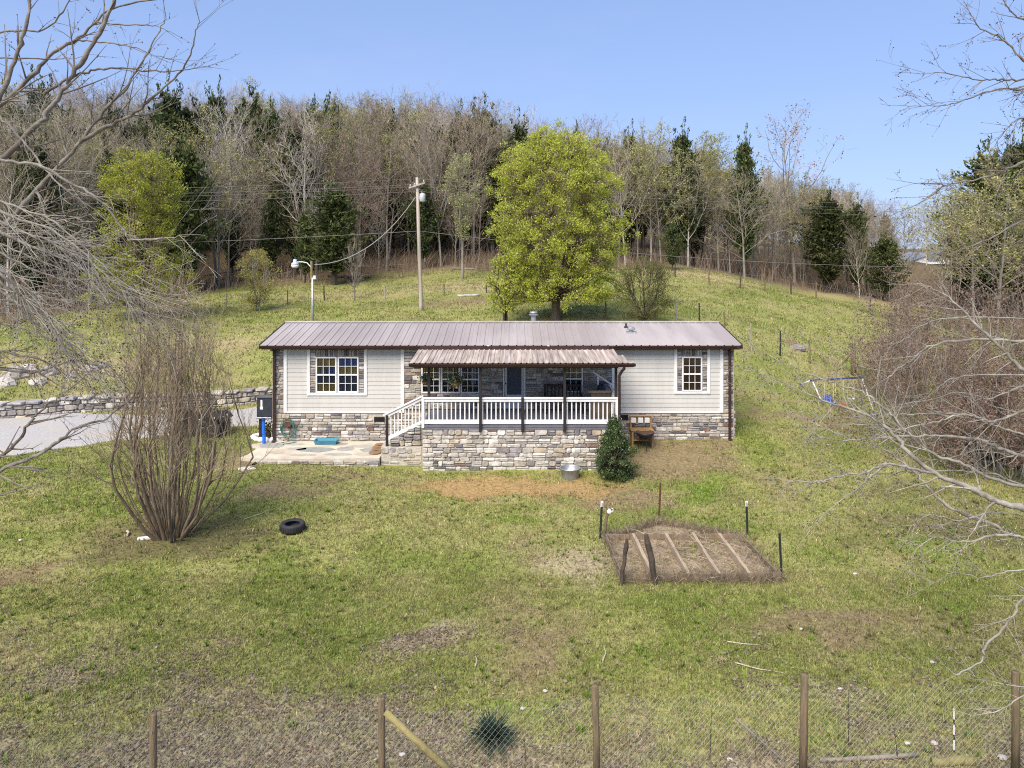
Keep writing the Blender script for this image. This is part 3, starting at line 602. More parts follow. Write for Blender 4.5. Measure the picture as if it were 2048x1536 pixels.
def downspout(pts, parent, w=.038):
    MB().tube(pts, w, 4).build('downspout', brown_metal, parent)
for px_, zb in ((549, .36), (1459, .42)):
    x = hx(px_); MB().box(x-.045, x+.045, YF-.20, YF-.12, zb, 3.70, .008).box(x-.044, x+.044, YE+.02, YF-.12, 3.70, 3.79, .008).box(x-.06, x+.06, YF-.3, YF-.1, zb-.08, zb+.02, .01).build('downspout', brown_metal, house)
# flue and vents
fl = MB().lathe([(.11, 0), (.11, .4), (.12, .4), (.12, .43)], (X_(1067, 30.6), 30.6, 4.30), 16).build('flue', steel, roof)
MB().lathe([(.19, 0), (.2, .04), (.13, .07), (.13, .1), (.17, .11), (.15, .15)], (X_(1067, 30.6), 30.6, 4.68), 16).build('flue_cap', steel, fl)
xx = X_(1252, 29.3); MB().lathe([(.11, 0), (.06, .05), (.035, .08), (.035, .16)], (xx, 29.3, ZE+(29.3-YE)*(ZR-ZE)/(YR-YE)), 10).build('vent_pipe', black, roof)
xx = X_(1262, 28.6); zz = ZE+(28.6-YE)*(ZR-ZE)/(YR-YE); vb2 = MB().box(xx-.2, xx+.2, 28.45, 28.75, zz-.03, zz+.035, .01).lathe([(.07, 0), (.07, .14)], (xx, 28.6, zz), 12).build('roof_vent', steel, roof)
MB().lathe([(.15, 0), (.16, .05), (.1, .1), (.02, .115)], (xx, 28.6, zz+.11), 14).build('vent_cap', steel, vb2)
# ------------------------------------------------------------------ covered porch
PY = 24.9; PX0, PX1 = -3.015, 3.61
porch = thing('porch', 'covered front porch with white railing on a tall stone base', 'porch', (0, 26, 0))
base = MB().box(PX0, PX1, PY+.06, 27.3, -.4, 1.33).build('stone_base', mortar, porch)
lt = SW.copy(); lt[[0, 1, 8]] *= 1.9; lt /= lt.sum()
lay(ashlar(PX0-.02, -.22, PX1+.02, 1.36, .08, .19, .17, .55), PY+.06, .065, base, 300, None, lt)
lay(ashlar(PY+.08, -.1, 27.25, 1.34, .09, .19, .2, .5), 0, .05, base, 0, lambda v: np.c_[PX1+v[:, 2], v[:, 0], v[:, 1]], lt)
slate = mat('deck_slate', (.17, .175, .215), (.13, .135, .165), 5, .6, rnd=.06)
deck = MB().box(PX0-.03, PX1+.03, PY-.01, 27.38, 1.345, 1.44).build('deck', slate, porch)
n = 17
for i in range(n):
    y = PY-.03+(27.36-PY)*i/n; MB().box(PX0-.06, PX1+.06, y, y+(27.36-PY)/n-.008, 1.442, DECK, .005).build('deck_board', slate, deck)
# railing
rail = MB().box(PX0-.04, PX1+.02, PY-.05, PY+.09, 2.39, 2.43, .008).box(PX0-.02, PX1, PY-.02, PY+.02, 2.29, 2.388, .006).box(PX0-.02, PX1, PY-.02, PY+.02, 1.535, 1.68, .006).build('railing', white_paint, porch)
for i in range(44):
    x = PX0+.05+(PX1-PX0-.12)*i/43+U(-.006, .006); MB().box(x-.021, x+.021, PY+.022, PY+.062, 1.55, 2.385, .005).build('baluster', white_paint, rail)
for xx in (PX0+.0, PX1-.06):
    MB().box(xx-.045, xx+.045, PY-.04, PY+.06, 1.40, 2.388, .008).build('rail_post', white_paint, rail)
sr = MB().box(PX1-.06, PX1+.04, PY+.1, 27.25, 2.39, 2.43, .008).box(PX1-.03, PX1+.01, PY+.1, 27.25, 2.29, 2.388, .006).box(PX1-.03, PX1+.01, PY+.1, 27.25, 1.535, 1.64, .006).build('side_railing', white_paint, porch)
for i in range(14):
    y = PY+.18+i*.155; MB().box(PX1-.07, PX1-.032, y-.02, y+.02, 1.55, 2.385, .005).build('baluster', white_paint, sr)
zb = 1.30
for px_, top, bot in ((857, 3.58, DECK), (961, 3.58, zb), (1045, 2.45, zb), (1129, 3.58, zb), (1233, 3.58, DECK)):
    x = X_(px_, PY); yy = PY-.115 if bot == zb else PY+.095
    MB().box(x-.045, x+.045, yy, yy+.09, bot, top, .008).build('post', post_dark, porch)
# porch roof: weathered corrugated sheets, the right end cut at a slant
weath = mat('roof_weathered', (.44, .385, .34), (.21, .15, .125), 2.2, .7, stretch=(9, .45, 1), rnd=.16, detail=6, c3=(.53, .48, .43), s3=1.1)
QX0, QX1, QYE, QYR, QZE, QZR = -3.43, 4.10, 24.58, 26.98, 3.655, 3.775
NQ = 40; q = (QX1-QX0)/NQ
proof = MB().box(QX0+.06, QX1-.3, QYE+.1, 26.8, 3.585, 3.60).build('porch_roof', mat('beam_brown', (.06, .035, .028), (.04, .024, .02), 6, .7), porch)
for i in range(NQ):
    x0, x1 = QX0+q*i, QX0+q*(i+1); ye = QYR-.0
    cut = max(0, (x1-3.72)/(4.10-3.72)); ye = QYR-cut*(QYR-QYE-.15); zr_ = QZE+(QZR-QZE)*(ye-QYE)/(QYR-QYE)
    roof_panel(x0, x1, QYE, ye, QZE, zr_, weath, proof, .024)
gutter(QX0-.02, QX1+.03, QYE-.06, 3.535, proof, .10)
MB().box(QX0+.02, QX1-.02, QYE+.055, QYE+.09, 3.50, 3.64, .005).build('fascia', brown_metal, proof)
MB().box(QX0+.1, QX1-.5, PY-.03, PY+.06, 3.44, 3.585, .005).build('beam', mat('beam_brown', (0, 0, 0)), proof)
MB().box(QX0+.06, hx(1215), 26.86, 26.9, 3.70, 3.90, .004).build('ledger_flashing', brown_metal, proof)
for i in range(9):
    x = QX0+.35+i*.82
    if x < 3.6: MB().box(x-.03, x+.03, PY+.07, 26.85, 3.47, 3.58).build('rafter', MAT['beam_brown'], proof)
x = X_(1236, PY)
MB().tube([(x+.16, QYE+.0, 3.55), (x+.16, QYE+.02, 3.46), (x+.1, PY-.2, 3.36), (x+.02, PY-.17, 3.2), (x+.02, PY-.17, 1.2), (x+.02, PY-.15, 0.15)], .05, 6).build('downspout', brown_metal, proof, True)
# side steps down to the patio: concrete treads with a stone flank
steps = MB().box(-4.5, PX0-.03, 25.34, 26.7, -.1, .655).build('steps', concrete, porch)
for i in range(4):
    x0 = -4.22+i*.3; MB().box(x0, PX0-.035, 25.42, 26.66, .66+i*.205, .66+(i+1)*.205-.002, .012).build('step', concrete, steps)
fl_ = ashlar(-4.52, .05, -3.14, .64, .09, .18, .2, .42)
for i in range(4):
    a0 = -4.2+i*.3
    if a0 < -3.25: fl_ += ashlar(a0, .67+i*.205, -3.14, .67+(i+1)*.205-.01, .09, .19, .2, .4)
st_fl = MB().box(-4.5, -3.12, 25.32, 25.338, 0, .65).build('flank', mortar, steps); lay(fl_, 25.4, .1, steps, 60)
stairrail = MB()
def slope(v, x0, z0, x1, z1):
    return v
def bar(mb, x0, z0, x1, z1, y, w, h):
    mb.add([(x, yy, z+d) for x, z in ((x0, z0), (x1, z1)) for yy in (y-w, y+w) for d in (-h, h)], [(0, 1, 3, 2), (4, 6, 7, 5), (1, 5, 7, 3), (0, 2, 6, 4), (0, 4, 5, 1), (2, 3, 7, 6)])
bar(stairrail, PX0-.04, 2.40, -4.45, 1.72, 25.38, .06, .022); bar(stairrail, PX0-.06, 2.31, -4.30, 1.71, 25.38, .02, .05); bar(stairrail, PX0-.06, 1.50, -4.30, .92, 25.38, .02, .06)
strail = stairrail.build('stair_railing', white_paint, porch)
for i in range(9):
    x = -3.2-i*.123; t = (x-(PX0-.06))/(-4.30-(PX0-.06)); MB().box(x-.019, x+.019, 25.402, 25.44, 1.50-.58*t, 2.33-.60*t, .005).build('baluster', white_paint, strail)
MB().box(-4.36, -4.27, 25.34, 25.42, .655, 1.72, .008).build('stair_post', post_dark, strail)

# patio in front of the left wall
patio = thing('patio', 'pale flagstone patio with a stone edge at the foot of the steps', 'patio', (-6.8, 26.2, .1))
PZ = .30
pp = [(-9.45, 27.3), (-9.55, 26.7), (-9.15, 26.4), (-9.2, 25.6), (-9.35, 25.25), (-8.7, 25.12), (-7.0, 25.08), (-4.55, 25.2), (-4.5, 27.38), (-8.6, 27.38)]
pale = mat('concrete_pale', (.60, .54, .44), (.49, .44, .36), 3, .9, bump=.3, c3=(.45, .39, .3), s3=1.2)
m_ = len(pp); slab = MB().add([(x, y, PZ) for x, y in pp]+[(x, y, -.05) for x, y in pp], [tuple(range(m_))]+[(i, m_+i, m_+(i+1) % m_, (i+1) % m_) for i in range(m_)]).build('slab', pale, patio)
flag = [mat('flag_%d' % i, c, tuple(t*.8 for t in c), 4, .85, bump=.3, rnd=.08) for i, c in enumerate([(.34, .34, .32), (.40, .385, .35), (.30, .315, .30), (.46, .41, .33)])]
for cx, cy, a, b, k in [(-8.75, 26.75, .55, .33, 0), (-7.7, 26.3, .4, .2, 1), (-6.95, 26.2, .75, .36, 2), (-5.95, 26.3, .35, .27, 0), (-5.35, 26.65, .8, .23, 1), (-4.9, 26.2, .55, .28, 2), (-8.35, 25.85, .4, .2, 3), (-7.3, 25.55, .5, .15, 3), (-6.1, 25.6, .55, .17, 1), (-8.0, 26.95, .45, .2, 1), (-6.5, 26.95, .6, .2, 0), (-5.2, 25.6, .4, .16, 3)]:
    n = 8; an = np.arange(n)*2*math.pi/n+U(-.2, .2, n); rr = U(.8, 1.1, n); v = [(cx+a*r_*math.cos(t), cy+b*r_*math.sin(t)) for r_, t in zip(rr, an)]
    MB().add([(x, y, PZ-.01) for x, y in v]+[(x, y, PZ+.010) for x, y in v], [tuple(range(n, 2*n))]+[(i, (i+1) % n, n+(i+1) % n, n+i) for i in range(n)]).build('flagstone', flag[k], patio)
for q in ashlar(-8.75, .0, -4.55, .24, .09, .14, .25, .6):
    v, f = stone_geo(q, 0, .06, .012, lambda v: np.c_[v[:, 0], 25.1+np.abs(v[:, 0]+7)*.015-v[:, 2], v[:, 1]]); MB().add(v, f).build('edge_stone', STONE[int(rng.choice(10, p=SW))], patio)
for i in range(4):
    x, y = -4.78+U(-.03, .03), 25.75+i*.33; MB().lathe([(.21, 0), (.22, .02), (.2, .04)], (0, 0, 0), 12).build('round_slab', mat('slab_brown', (.26, .16, .085), (.19, .12, .07), 5, .85), patio).location = np.array((x, y, PZ+.012))-WL[patio.name]

# ------------------------------------------------------------------ things by the house
# garden hose coiled on the wall
hose_m = mat('hose_green', (.06, .19, .15), (.04, .13, .11), 4, .5)
hx0, hz0 = hx(577), .82; pts = []
for t in np.linspace(0, 2*math.pi*6, 170):
    r_ = .26+.03*math.sin(t*.37)+.02*math.sin(t*1.3); pts.append((hx0+r_*math.cos(t)*.92+.02*math.sin(t*.21), YF-.19+.012*math.sin(t*.9)-.004*t/6, hz0-.02+r_*1.15*math.sin(t)))
pts += [(hx0+.22, YF-.22, .5), (hx0+.1, YF-.3, .36), (hx0-.2, YF-.4, .335), (hx0+.15, YF-.48, .335), (hx0+.35, YF-.3, .335)]
hose = thing('garden_hose', 'green garden hose coiled on a hanger above the patio', 'hose', (hx0, YF-.2, hz0))
MB().tube(pts, .013, 6).build('coil', hose_m, hose, True)
MB().lathe([(.14, 0), (.15, .02), (.11, .03), (.11, .11), (.16, .12), (.16, .13)], (hx0, YF-.22, hz0+.17), 14, 'y').build('hanger', rust, hose)
# blue tray
tr = thing('plastic_tray', 'shallow blue plastic tray lying on the flagstone patio', 'tray', (hx(657), 27.0, PZ))
x0, x1 = hx(657)-.42, hx(657)+.42; bl = mat('tray_blue', (.07, .26, .36), (.05, .2, .29), 4, .5)
v = [(x, y, z) for (ix, z) in ((.05, .312), (0, .46), (.03, .46), (.07, .335)) for x, y in ((x0+ix, 26.78+ix), (x1-ix, 26.78+ix), (x1-ix, 27.2-ix), (x0+ix, 27.2-ix))]
MB().add(v, [(a*4+i, a*4+(i+1) % 4, a*4+4+(i+1) % 4, a*4+4+i) for a in range(3) for i in range(4)]+[(12, 13, 14, 15)]).build('tray_body', bl, tr)
MB().box(x0-.02, x0+.02, 26.9, 27.08, .43, .463, .006).box(x1-.02, x1+.02, 26.9, 27.08, .43, .463, .006).build('handle', bl, tr)
# utility box with blue pipe at the left corner
ub = thing('utility_cabinet', 'dark grey meter cabinet with a white tag at the house corner', 'cabinet', (X_(527, 27.6), 27.6, .36))
X0 = X_(515, 27.6); X1 = XL-.06
MB().box(X0, X1, 27.5, 27.85, 1.16, 1.88, .02).build('cabinet_body', mat('cabinet_grey', (.035, .042, .055), (.025, .03, .04), 6, .5), ub)
MB().box(X0-.02, X1+.02, 27.47, 27.88, 1.882, 1.92, .01).build('lid', mat('cabinet_lid', (.11, .12, .13), (.08, .09, .1), 6, .5), ub)
MB().box(X0+.15, X0+.22, 27.49, 27.498, 1.45, 1.8).box(X0+.13, X0+.24, 27.488, 27.496, 1.45, 1.55).build('tag', white_paint, ub)
MB().box(X0+.05, X0+.2, 27.6, 27.75, .3, 1.158, .01).build('stand', post_dark, ub)
MB().box(X0-.01, X1-.05, 27.48, 27.86, 1.10, 1.155, .01).build('base_plate', steel, ub)
bp = thing('blue_pipe', 'bright blue upright pipe standing on the corner of the patio', 'pipe', (X_(527, 27.0), 27.0, PZ))
x = X_(527, 27.0); blue = mat('pipe_blue', (.02, .17, .72), (.015, .13, .58), 4, .4)
MB().tube([(x+.02, 27.0, PZ), (x+.02, 27.0, PZ+.35), (x, 27.0, PZ+.42), (x, 27.0, PZ+.85)], [.062, .064, .056, .056], 12).build('pipe', blue, bp, True); MB().lathe([(.07, 0), (.072, .05), (.066, .08)], (x, 27.0, PZ+.85), 12).build('coupling', mat('pipe_navy', (.015, .06, .2), (.01, .04, .15), 4, .4), bp)
MB().lathe([(.072, 0), (.072, .05)], (x+.012, 27.0, PZ+.36), 12).build('collar', blue, bp)
# white scalloped planter edging
pe = thing('planter_edging', 'white scalloped planter ring at the corner of the house', 'planter', (X_(517, 27.6), 27.8, .3))
for i in range(9):
    t = math.pi*(.75+.9*i/8)+.25; cx, cy = -9.15+.62*math.cos(t), 27.75+.42*math.sin(t)
    MB().lathe([(.10, 0), (.115, .07), (.09, .15), (.03, .18)], (cx, cy, .27), 10).build('scallop', white_paint, pe, True)
MB().lathe([(.5, 0), (.45, .1), (.1, .16)], (-9.2, 27.85, .25), 14).build('soil', mat('soil', (.06, .045, .03), (.04, .03, .02), 9, .95), pe)
c_ = np.array((-9.12, 27.8, .6))+rng.normal(0, 1, (420, 3))*(.16, .13, .25); cv, cc = cards(c_, .11, .06, np.where(U(0, 1, (420, 1)) < .6, np.array([(.16, .11, .07)]), np.array([(.05, .07, .03)]))*U(.6, 1.3, (420, 1)))
link(fast_mesh('dry_plant', cv, 4, cc), 'dry_plant', leaf_mat, pe)
# drain pipe and flat stone
g = W(509, 929, 25.0); dp = thing('drain_pipe', 'short black drain pipe poking out under the patio corner', 'pipe', (g[0], 25.0, .1))
MB().lathe([(.07, 0), (.07, .5), (.055, .5), (.055, .02)], (g[0], 24.88, .13), 14, 'y', cap=False).build('pipe', black, dp, True); MB().lathe([(.054, 0), (.05, .01)], (g[0], 24.95, .13), 12, 'y').build('bore', inside, dp)
def rock(name, label, loc, s, m, group=None, cat='stone', seed=0, flat=1.0):
    r = np.random.default_rng(seed); an = np.arange(9)*2*math.pi/9; v = []
    prof = [(.9, -.2), (1., .15), (.85, .55), (.5, .8), (.12, .88)]
    for q, h in prof:
        for t in an: v.append((s[0]*q*math.cos(t)*r.uniform(.8, 1.15), s[1]*q*math.sin(t)*r.uniform(.8, 1.15), s[2]*(h+r.uniform(-.08, .08))))
    f = [(i*9+j, i*9+(j+1) % 9, i*9+9+(j+1) % 9, i*9+9+j) for i in range(4) for j in range(9)]+[tuple(range(36, 45))]
    o = MB().add(np.array(v), f).build(name, m); o.location = loc; return tag(o, label, cat, group)
g = G(493, 940); rock('flat_stone', 'flat pale stone on the ground below the drain pipe', (g[0], g[1], g[2]), (.3, .18, .08), STONE[1], seed=3)
# galvanised tub
g = G(1140, 955); tb = thing('metal_tub', 'round galvanised wash tub against the stone porch base', 'tub', (g[0], g[1]-.0, g[2])); cx, cy, cz = g[0], min(g[1], 24.45), g[2]
MB().lathe([(.27, -.03), (.33, .3), (.345, .31), (.345, .33), (.32, .33), (.31, .3), (.26, .06), (.01, .05)], (cx, cy, cz), 24, cap=False).build('tub_body', steel, tb, True)
for s in (-1, 1): MB().tube([(cx+s*.33, cy-.06, cz+.24), (cx+s*.39, cy-.05, cz+.27), (cx+s*.39, cy+.05, cz+.27), (cx+s*.33, cy+.06, cz+.24)], .012, 6).build('handle', steel, tb)
# wooden play stove with a kettle grill
gx_, gy_ = hx(1279), 26.85; gz_ = Hs(gx_, gy_); wt = mat('pine_orange', (.40, .255, .115), (.29, .175, .075), 4, .7, stretch=(.6, 4, 4), rnd=.1)
ps = thing('wooden_bench', 'orange pine potting bench with shelf and small boxes against the stone skirt', 'bench', (gx_, gy_, gz_))
for dx in (-.36, .36):
    for dy in (-.16, .18): MB().box(gx_+dx-.035, gx_+dx+.035, gy_+dy-.035, gy_+dy+.035, gz_-.03, gz_+(1.02 if dy > 0 else .55), .005).build('leg', wt, ps)
MB().box(gx_-.42, gx_+.42, gy_-.22, gy_+.22, gz_+.56, gz_+.6, .006).build('worktop', wt, ps); MB().box(gx_-.4, gx_+.4, gy_-.18, gy_+.2, gz_+.2, gz_+.23, .006).build('shelf', wt, ps)
MB().box(gx_-.42, gx_+.42, gy_+.1, gy_+.25, gz_+1.025, gz_+1.06, .006).build('top_shelf', wt, ps); MB().box(gx_-.4, gx_+.4, gy_+.225, gy_+.245, gz_+.72, gz_+1.02, .004).build('back_board', wt, ps)
for dx in (-.28, -.02, .22): MB().box(gx_+dx-.09, gx_+dx+.09, gy_+.07, gy_+.21, gz_+.8, gz_+.98, .008).build('drawer', white_paint if dx else wt, ps)
gr = thing('kettle_grill', 'small black kettle grill with open bowl standing before the pine bench', 'grill', (gx_+.05, gy_-.45, gz_))
MB().lathe([(.02, .36), (.2, .4), (.3, .5), (.33, .6), (.31, .6), (.27, .5), (.02, .42)], (gx_+.05, gy_-.45, gz_), 18, cap=False).build('bowl', black, gr, True); MB().lathe([(.31, .575), (.31, .59)], (gx_+.05, gy_-.45, gz_), 18).build('grate', rust, gr)
for t in (.5, 2.6, 4.7): MB().tube([(gx_+.05+.16*math.cos(t), gy_-.45+.16*math.sin(t), gz_+.42), (gx_+.05+.27*math.cos(t), gy_-.45+.27*math.sin(t), gz_-.02)], .014, 6).build('leg', black, gr)
# porch furniture
dx0, dx1 = X_(1088, 26.9), X_(1164, 26.9); dw = mat('bench_dark', (.035, .022, .02), (.022, .015, .014), 6, .5)
be = thing('porch_bench', 'dark slatted wooden bench on the porch under the window', 'bench', ((dx0+dx1)/2, 26.8, DECK))
for x in (dx0+.04, dx1-.04):
    for y in (26.62, 27.1): MB().box(x-.035, x+.035, y-.035, y+.035, DECK, DECK+(.95 if y > 27 else .62), .006).build('leg', dw, be)
    MB().box(x-.045, x+.045, 26.58, 27.12, DECK+.622, DECK+.66, .006).build('armrest', dw, be)
for i in range(5): MB().box(dx0+.08, dx1-.08, 26.62+i*.1, 26.70+i*.1, DECK+.42, DECK+.445, .004).build('seat_slat', dw, be)
MB().box(dx0, dx1, 27.08, 27.12, DECK+.90, DECK+.98, .006).build('top_rail', dw, be)
for i in range(9): MB().box(dx0+.12+i*(dx1-dx0-.3)/8, dx0+.17+i*(dx1-dx0-.3)/8, 27.085, 27.11, DECK+.45, DECK+.9).build('back_slat', dw, be)
rm = thing('leaning_board', 'white board leaning over the right end of the porch railing', 'board', (3.4, 26.4, DECK)); mb = MB(); bar(mb, 2.95, 2.98, 3.72, 2.46, 26.75, .05, .03); mb.build('board', white_paint, rm); MB().box(3.1, 3.16, 26.72, 26.78, DECK, 2.85, .006).box(3.55, 3.61, 26.72, 26.78, DECK, 2.56, .006).build('brace', white_paint, rm)
bgm = mat('bag_navy', (.02, .022, .05), (.013, .014, .032), 6, .6)
o = rock('duffel_bag', 'dark navy bag resting on a box beside the leaning white board', (3.2, 26.35, 2.43), (.17, .14, .22), bgm, cat='bag', seed=9)
bx = thing('storage_box', 'tan wooden storage box at the right end of the porch', 'box', (3.2, 26.3, DECK)); MB().box(2.8, 3.5, 26.05, 26.6, DECK, 2.37, .01).build('box_body', wood_old, bx); MB().box(2.72, 3.52, 26.0, 26.65, 2.372, 2.42, .008).build('lid', mat('plank_tan', (.40, .31, .22), (.33, .25, .18), 4, .8, stretch=(.5, 3, 3)), bx)
def basket(px, py, D, label, s):
    c = W(px, py, D); b = thing('hanging_basket', label, 'flower basket', (c[0], D, c[2]), 'baskets hung under the porch roof')
    MB().lathe([(.03, -.2*s), (.1*s, -.17*s), (.16*s, -.03), (.17*s, 0), (.15*s, 0)], c, 14).build('pot', mat('coir', (.2, .11, .05), (.12, .07, .035), 14, .9), b, True)
    for t in (0, 2.1, 4.2): MB().tube([c+(.16*s*math.cos(t), .16*s*math.sin(t), 0), (c[0], c[1], 3.48)], .005, 4).build('hanger', black, b)
    n = 420; p = c+(0, 0, .07)+rng.normal(0, 1, (n, 3))*(.13*s, .11*s, .09*s); pal = np.array([(.06, .13, .07), (.08, .2, .17), (.55, .5, .2), (.55, .5, .42), (.05, .09, .05)])
    v, cc = cards(p, .085, .05, pal[rng.choice(5, n, p=[.35, .2, .15, .1, .2])]*U(.7, 1.2, (n, 1))); link(fast_mesh('flowers', v, 4, cc), 'flowers', leaf_mat, b)
basket(911, 764, 25.2, 'hanging basket of yellow and teal flowers before the triple window', 1.1); basket(853, 762, 25.6, 'smaller hanging basket of pale flowers beside the porch corner post', .8)

# ------------------------------------------------------------------ yard things
def tyre(g):
    t = thing('old_tyre', 'black car tyre lying flat on the lawn', 'tyre', g)
    pr = [(.2, .02), (.3, 0), (.325, .04), (.325, .17), (.3, .21), (.2, .19), (.19, .17), (.28, .16), (.29, .1), (.28, .05), (.19, .04), (.2, .02)]
    MB().lathe(pr, g, 30, cap=False).build('tyre_ring', mat('rubber', (.035, .035, .038), (.022, .022, .024), 12, .75, bump=.3), t, True)
    for i in range(30):
        a = i*2*math.pi/30; c, s_ = math.cos(a), math.sin(a); MB().box(-.012, .012, -.006, .006, .05, .165, M=lambda v: np.c_[v[:, 0]*-s_+v[:, 1]*c+.328*c, v[:, 0]*c+v[:, 1]*s_+.328*s_, v[:, 2]]+np.array(g)).build('tread_block', MAT['rubber'], t)
tyre(G(585, 1066)+(0, 0, .02))
# raised bed
bed = thing('raised_bed', 'weathered timber raised bed with divider boards full of dry grass', 'garden bed', G(1390, 1120))
A, B, C_, D_ = G(1245, 1168), G(1562, 1165), G(1484, 1082), G(1212, 1085); APX = G(1322, 1052)
def board(p, q, h, t, m, parent, name='board', z0=0.0, dz=.0):
    p, q = np.array(p, float), np.array(q, float); d = norm((q-p)*(1, 1, 0)); nrm = np.array((-d[1], d[0], 0))*t/2; sub = 5
    v = []
    for i in range(sub+1):
        c = p+(q-p)*i/sub; j = U(-.012, .012, 2)
        for s_, z in ((-1, z0-.06), (-1, z0+h+j[0]), (1, z0+h+j[1]), (1, z0-.06)): v.append((c[0]+nrm[0]*s_, c[1]+nrm[1]*s_, c[2]+z+dz))
    return MB().add(v, [(i*4+j, i*4+4+j, i*4+4+(j+1) % 4, i*4+(j+1) % 4) for i in range(sub) for j in range(4)]+[(0, 1, 2, 3), tuple(range(4*sub, 4*sub+4))[::-1]]).build(name, m, parent)
for p, q, h in ((A, B, .2), (B, C_, .14), (C_, D_, .17), (D_, A, .17), (D_, APX, .13), (APX, C_, .13)): board(p, q, h, .045, wood_old, bed, 'side_board')
for a, b in ((.19, .16), (.42, .40), (.61, .60), (.8, .79)): board(A+(B-A)*a, D_+(C_-D_)*(b+.04), .2, .075, mat('wood_tan', (.42, .34, .24), (.27, .21, .145), 5, .85, stretch=(4, .6, 4)), bed, 'divider_board', dz=.005)
sv = []; sf = []; NU, NV = 60, 44
for j in range(NV+1):
    for i in range(NU+1):
        a_ = A+(B-A)*i/NU; b_ = D_+(C_-D_)*i/NU; e_ = b_+((D_+(APX-D_)*min(1, 2*i/NU)) if i <= NU/2 else (APX+(C_-APX)*(2*i/NU-1)))-b_; p_ = a_+(b_-a_)*min(1, j/(NV*.8))+((e_-b_)*max(0, (j/NV-.8)/.2)); p_ = np.array(p_); p_[2] = Hs(0, 0)*0+p_[2]+.02+.09*float(fbm(np.array([p_[0]]), np.array([p_[1]]), 4.0, 3, 9)[0])-.03; sv.append(p_)
sf = [(j*(NU+1)+i, j*(NU+1)+i+1, (j+1)*(NU+1)+i+1, (j+1)*(NU+1)+i) for j in range(NV) for i in range(NU)]
MB().add(sv, sf).build('soil', mat('bed_soil', (.36, .29, .205), (.235, .18, .125), 9, .95, bump=.9, c3=(.3, .23, .15), s3=8), bed)
# dry stems lying in and round it
n = 2300; r1, r2 = U(0, 1, n), U(0, 1, n); P = A+(B-A)*r1[:, None]; Q = D_+(C_-D_)*r1[:, None]; p = P+(Q-P)*r2[:, None]*1.25; p[:, 2] = H(p[:, 0], p[:, 1])+U(.06, .11, n)
n2 = 4200; edges = [(A, B), (D_, APX), (APX, C_), (A, D_), (B, C_)]; ee = rng.choice(5, n2, p=[.4, .22, .22, .08, .08]); tt = U(0, 1, n2)
p2 = np.array([edges[e][0]+(edges[e][1]-edges[e][0])*t for e, t in zip(ee, tt)])+rng.normal(0, .11, (n2, 3))*(1, 1, .3)*(.3+1.4*np.abs(np.sin(tt*17))[:, None]); p2[:, 2] = H(p2[:, 0], p2[:, 1])+U(.02, .2, n2)
a1 = rng.normal(0, 1, (n, 3))*(1, 1, .08); a2 = rng.normal(0, 1, (n2, 3))*(.7, .7, 1)+(0, 0, .5)
v, cc = cards(np.r_[p, p2], .26, .010, (np.array([(.42, .345, .24), (.33, .26, .175), (.52, .44, .33), (.22, .17, .12)])[rng.choice(4, n+n2)])*U(.75, 1.2, (n+n2, 1)), np.r_[unit(a1), unit(a2)], .25)
link(fast_mesh('dry_grass', v, 4, cc), 'dry_grass', leaf_mat, bed)['kind'] = 'stuff'
for k in range(36):
    c = A+(B-A)*U(.05, .95)+(D_-A)*U(.1, 1.2); c = np.array((c[0], c[1], Hs(c[0], c[1])+.09)); d = norm(rng.normal(0, 1, 3)*(1, 1, .15)); L_ = U(.3, .8)
    MB().tube([c, c+d*L_*.5+(0, 0, U(.02, .12)), c+d*L_+rng.normal(0, .06, 3)], [.008, .007, .004], 4).build('dead_stem', mat('stem_pale', (.42, .34, .25), (.3, .24, .17), 6, .9), bed)
tpost = mat('tpost_dark', (.03, .038, .036), (.02, .025, .024), 6, .6)
def stake(p0, p1, r, m, name, label, cat='stake', tip=None, group=None, wood=False):
    p0, p1 = np.array(p0), np.array(p1); t = thing(name, label, cat, tuple(p0), group)
    if wood:
        k = 6; pts = [p0-(0, 0, .1)]+[p0+(p1-p0)*i/k+rng.normal(0, r*.16, 3)*(1, 1, 0) for i in range(1, k)]+[p1]; MB().tube(pts, [r*U(.85, 1.15) for _ in pts[:-1]]+[r*.6], 7, True).build('shaft', m, t)
    else:
        d = p1-p0
        MB().box(-r, r, -r*.25, r*.25, -.1, 1, M=lambda v: p0+v*(1, 1, 0)+d*v[:, 2:3]).build('shaft', m, t); MB().box(-r*.25, r*.25, -r*1.4, -r*.26, -.1, .98, M=lambda v: p0+v*(1, 1, 0)+d*v[:, 2:3]).build('flange', m, t)
    if tip is not None: MB().box(-r*1.15, r*1.15, -r*.5, r*.5, .86, 1.005, M=lambda v: p0+v*(1, 1, 0)+(p1-p0)*v[:, 2:3]).build('tip', tip, t)
    return t
def up(px0, py0, px1, py1):
    g = G(px0, py0); return g, W(px1, py1, g[1])
g, h = up(1200, 1078, 1204, 1003); stake(g, h, .028, tpost, 'metal_stake', 'black metal stake with a white tip at the left corner of the bed', tip=white_paint)
g, h = up(1207, 1080, 1216, 1018); stake(g, h, .035, wood_post, 'wooden_stake', 'leaning wooden stake with a white mug hung on it', wood=True); mg = thing('white_mug', 'white mug hung on top of the leaning stake', 'mug', tuple(h)); MB().lathe([(.05, 0), (.06, .02), (.062, .1), (.05, .1), (.045, .02)], h+(.03, -.06, -.06), 12, 'y').build('cup', white_paint, mg, True); MB().tube([h+(.09, -.02, .03), h+(.13, -.02, .01), h+(.13, -.02, -.04), h+(.08, -.02, -.06)], .01, 6).build('handle', white_paint, mg)
g, h = up(1318, 1040, 1321, 965); stake(g, h, .026, rust, 'metal_stake', 'rusty red stake behind the peak of the bed')
